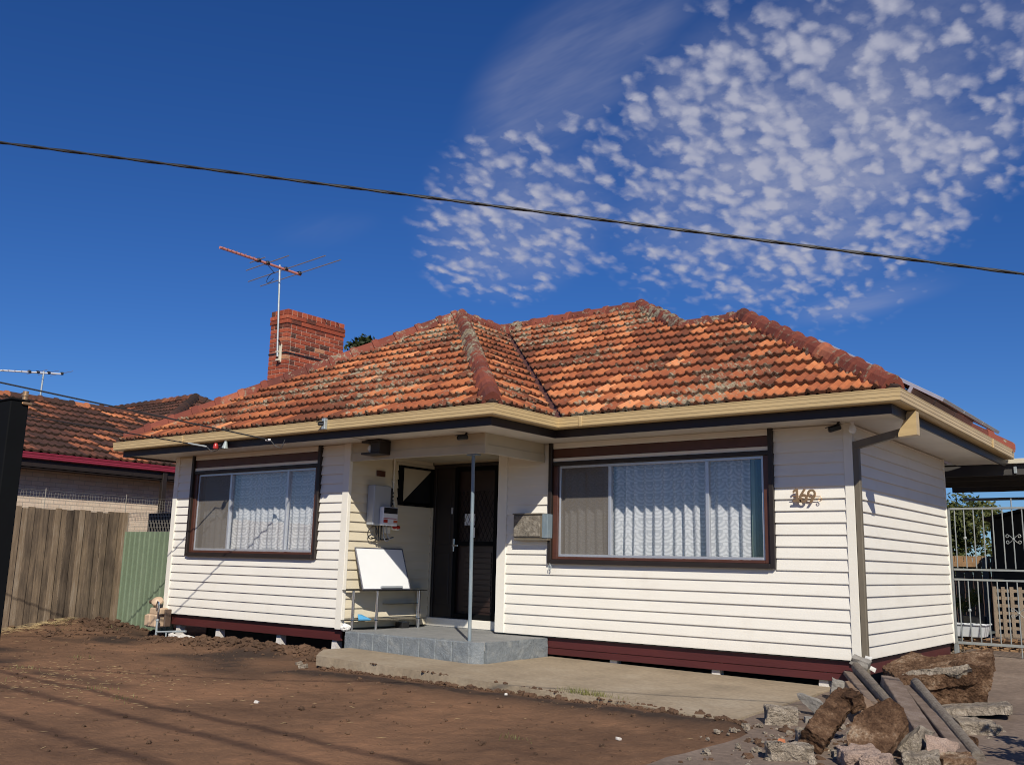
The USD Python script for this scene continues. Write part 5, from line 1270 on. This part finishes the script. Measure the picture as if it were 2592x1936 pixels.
# crumbs around the pile
cr = []
r = np.random.default_rng(5)
for _ in range(420):
    x, y = r.normal(.95, .6), r.normal(-2.7, .8)
    if x < -.2 or x > 2.3 or y > -.2 or y < -4.2: continue
    s = abs(r.normal(.010, .010)) + .005
    v, fc = sphere((x, y, float(path_z(x, y)) - .012 + s * .5), s, 1, (1, .8, .7)); v = v + (r.random(v.shape) - .5) * s * .6; cr.append((v, fc))
obj('', 'rubble_crumbs', cr, 'rubble_pale', kind='stuff', label='crumbs of concrete scattered around the broken slabs', cat='rubble')
# white pieces by the left stumps
obj('', 'concrete_chunk', chunk((-9.33, -1.43, -.335), (.36, .2, .11), (.0, .1, .1), 61, .014), 'white_stone', smooth=45, label='whitish chunk half buried near the gas pipe under the left wing', cat='chunk')
obj('', 'concrete_chunk', chunk((-9.66, -1.42, -.33), (.14, .1, .1), (.0, .3, .4), 62, .012), 'white_stone', smooth=45, label='smaller whitish chunk between the gas pipe and the half buried chunk', cat='chunk')
for k, (x, y, s, lb) in enumerate(((-3.86, -4.38, .030, 'single white pebble lying on the bare soil in the middle of the yard'), (-.62, -3.62, .028, 'pale round stone on the soil left of the long pale chunk'), (-2.42, -2.66, .026, 'small pale stone on the soil before the path'), (-5.62, -2.36, .07, 'pale broken lump at the left end of the path'), (-5.86, -2.22, .055, 'second pale lump at the left end of the path'))):
    obj('', 'stone', chunk((x, y, gz(x, y) + s * .25), (s * 1.5, s, s * .8), (0, .2, .4 + k), 70 + k, s * .15, .02), 'rubble_pale' if k > 2 else 'white_stone', smooth=45, label=lb, cat='stone')

# ------------------------------------------------------------------ loose soil, straw and weeds on the yard
cl = []
r = np.random.default_rng(8)
def add_clod(x, y, s, z=None):
    v, fc = sphere((0, 0, 0), s, 1, (1, r.uniform(.7, 1), r.uniform(.55, .85))); v = v * (1 + (r.random((len(v), 1)) - .5) * .7)
    a = r.random() * 6.3; v = v @ np.array([[math.cos(a), -math.sin(a), 0], [math.sin(a), math.cos(a), 0], [0, 0, 1]]).T
    cl.append((v + np.array((x, y, (gz(x, y) if z is None else z) + s * .25)), fc))
for _ in range(900):
    x = r.uniform(-10.0, -6.0); y = -1.58 + r.normal(0, .15); add_clod(x, min(y, -1.27), abs(r.normal(.0, .022)) + .008)
for _ in range(260): add_clod(r.normal(-11.4, .5), r.normal(-1.75, .45), abs(r.normal(0, .022)) + .008)
for _ in range(420):
    x = r.uniform(-5.3, .0); add_clod(x, -2.40 + r.normal(0, .04) - (.2 if x > -.3 else 0) + .035 * max(0, -x - 3) * 0, abs(r.normal(0, .016)) + .006)
for _ in range(420):
    x = r.uniform(-4.9, -.3); y = -2.33 + abs(r.normal(0, .022)); 
    if meshkit.noise(np.array([[x * 2.2, 0, 0]]), 4)[0] > .42: add_clod(x, y, abs(r.normal(0, .006)) + .003, float(path_z(x, y)) - .002)
for _ in range(9):
    x = r.uniform(-4.6, -.4); add_clod(x, -2.30, r.uniform(.014, .026), float(path_z(x, -2.3)) - .004)
for _ in range(420):
    x, y = r.normal(.95, .55), r.normal(-2.9, .55)
    if x > .1: add_clod(x, y, abs(r.normal(0, .016)) + .005, float(path_z(x, y)) - .012)
for _ in range(1300): x, y = r.uniform(-12.5, 1.0), r.uniform(-7.0, -1.9); add_clod(x, y, abs(r.normal(0, .008)) + .004)
obj('', 'soil_clods', cl, 'clod_soil', kind='stuff', label='crumbled clods of soil strewn over the bare yard', cat='soil')
bl_, st_ = [], []
def blade(x, y, z, h, w, a, lean):
    d = np.array((math.cos(a), math.sin(a), 0)); s = np.array((-d[1], d[0], 0)) * w; b = np.array((x, y, z)); t = b + d * lean + np.array((0, 0, h)); m = b + d * lean * .35 + np.array((0, 0, h * .6))
    return np.array([b - s, b + s, m + s * .7, m - s * .7, t]), np.array([[0, 1, 2], [0, 2, 3], [3, 2, 4]])
for _ in range(240):
    x, y = -1.80 + r.normal(0, .15), -2.22 + r.normal(0, .03); bl_.append(blade(x, y, float(path_z(x, y)), r.uniform(.02, .07), .0025, r.random() * 6.3, r.uniform(0, .06)))
tuft = [(-4.95, -5.0), (-5.5, -4.9), (-7.6, -4.6), (-8.3, -3.6), (-6.3, -5.8), (-5.6, -6.3), (-4.6, -6.4), (-7.0, -5.2), (-1.2, -4.1), (-11.3, -2.2), (-11.0, -1.6)]
for tx, ty in tuft:
    for _ in range(30):
        x, y = tx + r.normal(0, .10), ty + r.normal(0, .07); bl_.append(blade(x, y, gz(x, y), r.uniform(.01, .045), .0025, r.random() * 6.3, r.uniform(0, .05)))
obj('', 'weeds', bl_, 'grass_green', kind='stuff', label='sparse green and dry weeds on the path edge and yard', cat='grass')
def straw(x, y, z, ln, a, tilt):
    d = np.array((math.cos(a), math.sin(a), tilt)) * ln / 2; s = np.array((-math.sin(a), math.cos(a), 0)) * .0022; c = np.array((x, y, z + .006)); u = np.array((0, 0, .002))
    return np.array([c - d - s, c - d + s, c + d + s, c + d - s, c + u]), np.array([[0, 1, 4], [1, 2, 4], [2, 3, 4], [3, 0, 4]])
for _ in range(420):
    if r.random() < .75: x, y = r.normal(-6.6, 1.0), r.normal(-4.8, .55)
    else: x, y = r.uniform(-12, 1), r.uniform(-7, -2.2)
    st_.append(straw(x, y, gz(x, y), r.uniform(.02, .08), r.random() * 6.3, r.uniform(-.08, .08)))
for _ in range(300):
    x, y = -11.7 + r.normal(0, .12), r.uniform(-3.4, -1.9); st_.append(straw(x, y, gz(x, y) + r.uniform(0, .04), r.uniform(.08, .22), 1.57 + r.normal(0, .5), r.uniform(-.2, .2)))
obj('', 'straw', st_, 'straw', kind='stuff', label='dry straw stalks scattered on the bare soil and along the paling fence', cat='straw')

vg = thing('roadside_shrub', 'leggy shrub beside the drive whose shadow falls near the rubble', 'shrub')
def foliage(center, radii, n, size, seed, squash=.25):
    r = np.random.default_rng(seed); vs, fs, m = [], [], 0
    cl_ = r.normal(size=(max(8, n // 60), 3)); cl_ /= np.linalg.norm(cl_, axis=1, keepdims=True); cl_ *= r.uniform(.45, .95, (len(cl_), 1))
    for _ in range(n):
        c = cl_[r.integers(len(cl_))] + r.normal(0, .16, 3); p = np.asarray(center) + c * np.asarray(radii)
        a, b = r.normal(size=3), r.normal(size=3); a /= np.linalg.norm(a); b -= a * (a @ b); b /= np.linalg.norm(b); s = size * r.uniform(.6, 1.3)
        vs.append([p - a * s, p - b * s * .45, p + a * s, p + b * s * .45]); fs.append([[m, m + 1, m + 2], [m, m + 2, m + 3]]); m += 4
    return np.concatenate(vs), np.concatenate(fs)
obj(vg, 'stem', [tube([(2.75, -3.1, -.36), (2.75 + .25 * math.cos(a), -3.1 + .25 * math.sin(a), .45), (2.75 + .35 * math.cos(a), -3.1 + .35 * math.sin(a), .95)], [.014, .010, .004], 5) for a in np.arange(0, 6.2, 1.05)], 'bark')
obj(vg, 'leaves', foliage((2.78, -3.1, .62), (.34, .34, .42), 420, .05, 12), 'leaf_mid')

# ------------------------------------------------------------------ side gate, carport and back yard on the right
GY_ = 3.86
ga = thing('side_gate', 'silver steel bar gate with curled ornaments right of the house', 'gate')
def bar(p, q, w): return cbox(min(p[0], q[0]) - w / 2, max(p[0], q[0]) + w / 2, GY_ - w / 2, GY_ + w / 2, min(p[1], q[1]) - w / 2, max(p[1], q[1]) + w / 2, .003)
GW = 2.3
obj(ga, 'frame', [bar((.035, -.01), (.035, 1.735), .028), bar((.065, 1.735), (GW, 1.735), .028), bar((.065, .935), (GW, .935), .026), bar((.065, .805), (GW, .805), .026), bar((.065, -.005), (GW, -.012), .028)], 'silver_gate')
for k in range(19):
    x = .105 + .116 * k
    obj(ga, 'bar', tube([(x, GY_, .955), (x, GY_, 1.72 if (k + 1) % 7 else 1.86)], .0085, 6), 'silver_gate', smooth=60)
    obj(ga, 'bar', tube([(x, GY_, .012 if (k + 1) % 7 else -.15), (x, GY_, .79)], .0085, 6), 'silver_gate', smooth=60)
def curl(cx, cz, sx, sz):
    pts = [(cx + sx * (.012 + .05 * t), GY_ - .012, cz + sz * (.01 + .045 * t ** .7)) for t in np.linspace(0, 1, 6)]
    c = np.array((cx + sx * .068, cz + sz * .036)); pts += [(c[0] + sx * (.024 - .0028 * a) * math.sin(a), GY_ - .012, c[1] + sz * (.024 - .0028 * a) * math.cos(a)) for a in np.linspace(-.2, 5.2, 16)]
    return tube(pts, .0045, 5)
for zc_ in (1.335, .40):
    for xc_ in (.105 + .116 * 6, .105 + .116 * 13):
        obj(ga, 'scroll', [curl(xc_, zc_, a, b) for a in (-1, 1) for b in (-1, 1)] + [sphere((xc_, GY_ - .012, zc_), .017, 1)], 'silver_gate', smooth=60)
    obj(ga, 'knob', sphere((.105 + .116, GY_ - .005, zc_ + .012), .022, 2, (1, .6, 1)), 'silver_gate', smooth=True)
gpst = obj('', 'gate_stump', cbox(.005, .06, GY_ - .03, GY_ + .03, -.30, -.03, .004), 'silver_gate', label='short pale metal post carrying the bottom hinge of the side gate', cat='post')
cp = thing('carport', 'dark flat carport roof behind the side gate with cream front edge', 'carport')
obj(cp, 'roof_sheet', [box(-1.0, 6.0, 4.98, 9.6, 2.44 - .0, 2.46)], 'carport_dark')
obj(cp, 'front_edge', [cbox(.42, 6.0, 4.93, 4.975, 2.425, 2.495, .004)], 'cream_steel')
obj(cp, 'front_beam', [cbox(-.9, 6.0, 5.0, 5.06, 2.27, 2.435, .004)], 'carport_dark')
for yv in (6.1, 7.2, 8.3): obj(cp, 'rafter', cbox(-.9, 6.0, yv, yv + .05, 2.30, 2.438, .004), 'carport_dark')
obj(cp, 'back_edge', cbox(-1.0, 6.0, 9.61, 9.66, 2.24, 2.29, .004), 'cream_steel')
obj(cp, 'bracket', cbox(.672, .712, 4.97, 5.0, 2.29, 2.39, .004), 'galvanised')
obj(cp, 'post', [tube([(3.9, 5.03, -.3), (3.9, 5.03, 2.27)], .04, 10), tube([(3.9, 9.5, -.3), (3.9, 9.5, 2.24)], .04, 10)], 'cream_steel', smooth=40)
sd = thing('garden_shed', 'dark skillion shed in shade behind the side gate', 'shed')
obj(sd, 'wall', hull([(-.30, 8.2, -.3), (3.6, 8.2, -.3), (-.30, 10.4, -.3), (3.6, 10.4, -.3), (-.30, 8.2, 1.80), (3.6, 8.2, 2.75), (-.30, 10.4, 1.80), (3.6, 10.4, 2.75)]), 'shed_dark')
obj(sd, 'roof', hull([(-.42, 8.05, 1.80), (3.7, 8.05, 2.805), (-.42, 10.5, 1.80), (3.7, 10.5, 2.805), (-.42, 8.05, 1.83), (3.7, 8.05, 2.835), (-.42, 10.5, 1.83), (3.7, 10.5, 2.835)]), 'shed_dark')
rf = thing('rear_fence', 'short run of raw timber palings at the back of the side yard', 'fence')
for k in range(9): v, fc = cbox(-2.2 + k * .165, -2.2 + k * .165 + .155, 11.0, 11.02, -.3, 1.235, .004); obj(rf, 'paling', (v, fc), 'timber_raw')
for z in (1.02,): obj(rf, 'rail', cbox(-2.2, -.75, 10.95, 10.998, z, z + .10), 'timber_raw')
obj(rf, 'post', cbox(-1.02, -.92, 10.9, 10.995, -.3, 1.22, .006), 'lattice_grey')
la = thing('trellis', 'weathered grey timber trellis leaning behind the side gate', 'trellis')
lx0, ly0 = .19, 5.5
for k in range(10): obj(la, 'upright', cbox(lx0 + k * .112, lx0 + k * .112 + .048, ly0, ly0 + .012, -.02, .71, .002), 'lattice_grey')
for k in range(7): obj(la, 'crosspiece', cbox(lx0, lx0 + 1.1, ly0 + .0125, ly0 + .024, .0 + k * .105, .045 + k * .105, .002), 'lattice_grey')
tbx = thing('plastic_tub', 'cloudy white plastic storage tub on timber behind the side gate', 'tub')
obj(tbx, 'body', [hull([(-.33, 4.8, .02), (.17, 4.8, .02), (-.33, 4.82, .02), (.17, 4.82, .02), (-.37, 4.76, .19), (.21, 4.76, .19), (-.37, 4.78, .19), (.21, 4.78, .19)]), hull([(-.33, 5.1, .02), (.17, 5.1, .02), (-.33, 5.08, .02), (.17, 5.08, .02), (-.37, 5.14, .19), (.21, 5.14, .19), (-.37, 5.12, .19), (.21, 5.12, .19)]), hull([(.15, 4.821, .02), (.17, 4.821, .02), (.15, 5.079, .02), (.17, 5.079, .02), (.19, 4.781, .19), (.21, 4.781, .19), (.19, 5.119, .19), (.21, 5.119, .19)]), box(-.33, .15, 4.82, 5.08, .02, .03)], 'tub_plastic')
obj(tbx, 'rim', [cbox(-.385, .225, 4.745, 4.7595, .178, .200, .004), cbox(.2101, .225, 4.76, 5.14, .178, .2, .004)], 'tub_plastic')
for k, (z, yv, m) in enumerate(((-.06, 4.75, 'timber_raw'), (-.145, 4.62, 'timber_raw'), (-.215, 4.40, 'lattice_grey'))):
    t = thing('lattice_stack', ['topmost raw timber lattice lying under the plastic tub', 'second raw timber lattice of the low stack behind the gate', 'lowest grey lattice of the low stack behind the gate'][k], 'lattice')
    for j in range(2): obj(t, 'rail', cbox(-.6, 2.4, yv + j * .42, yv + j * .42 + .05, z, z + .035, .003), m)
    for j in range(20): obj(t, 'crosspiece', cbox(-.6 + j * .15, -.6 + j * .15 + .06, yv - .01, yv + .55, z + .0355, z + .055, .002), m)
pb = thing('potted_shrub', 'small leafy shrub in a black tub behind the gate bars', 'shrub')
obj(pb, 'leaves', foliage((-.55, 7.2, .50), (.22, .2, .34), 500, .035, 3), 'leaf_mid'); obj(pb, 'tub', lathe([(0, -.3), (.15, -.3), (.19, .22), (.17, .22), (.16, .18), (0, .18)], 16, (-.42, 7.1, 0)), 'black_plastic')
def tree(name, label, foot, top, trunk_r, crowns, n, size, mat, seed):
    t = thing(name, label, 'tree'); f0, f1 = np.array(foot, float), np.array(top, float)
    ms = [tube([f0 + (f1 - f0) * s + np.array((.08 * math.sin(3 * s + seed), .06 * math.cos(4 * s), 0)) for s in np.linspace(0, 1, 7)], np.linspace(trunk_r, trunk_r * .45, 7), 8)]
    mid = f0 + (f1 - f0) * .55
    for c, rd in crowns: ms.append(tube([mid + (f1 - mid) * .3, (mid + np.array(c)) / 2 + np.array((0, 0, .1)), np.array(c)], [trunk_r * .5, trunk_r * .3, trunk_r * .08], 6))
    obj(t, 'trunk', ms, 'bark'); tot = sum(rd[0] * rd[1] for _, rd in crowns)
    obj(t, 'crown', [foliage(c, rd, int(n * rd[0] * rd[1] / tot), size, seed + k) for k, (c, rd) in enumerate(crowns)], mat)
tree('yard_tree', 'bushy green tree behind the rear fence seen through the side gate', (-2.6, 12.4, -.4), (-2.4, 12.4, 2.4), .11, [((-2.6, 12.4, 1.75), (1.0, .9, .85)), ((-1.75, 12.2, 1.95), (.75, .7, .6)), ((-3.2, 12.5, 2.3), (.9, .9, .6)), ((-1.3, 12.3, 2.1), (.55, .5, .28)), ((-2.1, 12.2, 1.2), (.8, .6, .7)), ((-1.55, 12.3, 1.35), (.6, .5, .7)), ((-1.95, 12.4, 1.9), (.8, .5, .5))], 16000, .05, 'leaf_mid', 3)
tree('distant_tree', 'far dark tree whose rounded crown shows right of the brick chimney', (-29.2, 22.0, -.5), (-29.0, 22, 10.0), .3, [((-30.3, 22, 10.9), (1.2, 1.2, .75)), ((-29.0, 22.2, 10.6), (1.2, 1, .65)), ((-30.0, 22, 9.8), (1.6, 1.3, .9)), ((-27.8, 22, 10.0), (1.0, 1, .8))], 3800, .16, 'leaf_dark', 9)
tree('distant_tree', 'wispy far treetop standing up just left of the tiled ridge', (-28.2, 24.5, -.5), (-28.1, 24.5, 11.6), .14, [((-28.35, 24.5, 11.9), (.65, .5, .38)), ((-28.1, 24.5, 11.3), (.3, .3, .55))], 420, .14, 'leaf_dark', 15)
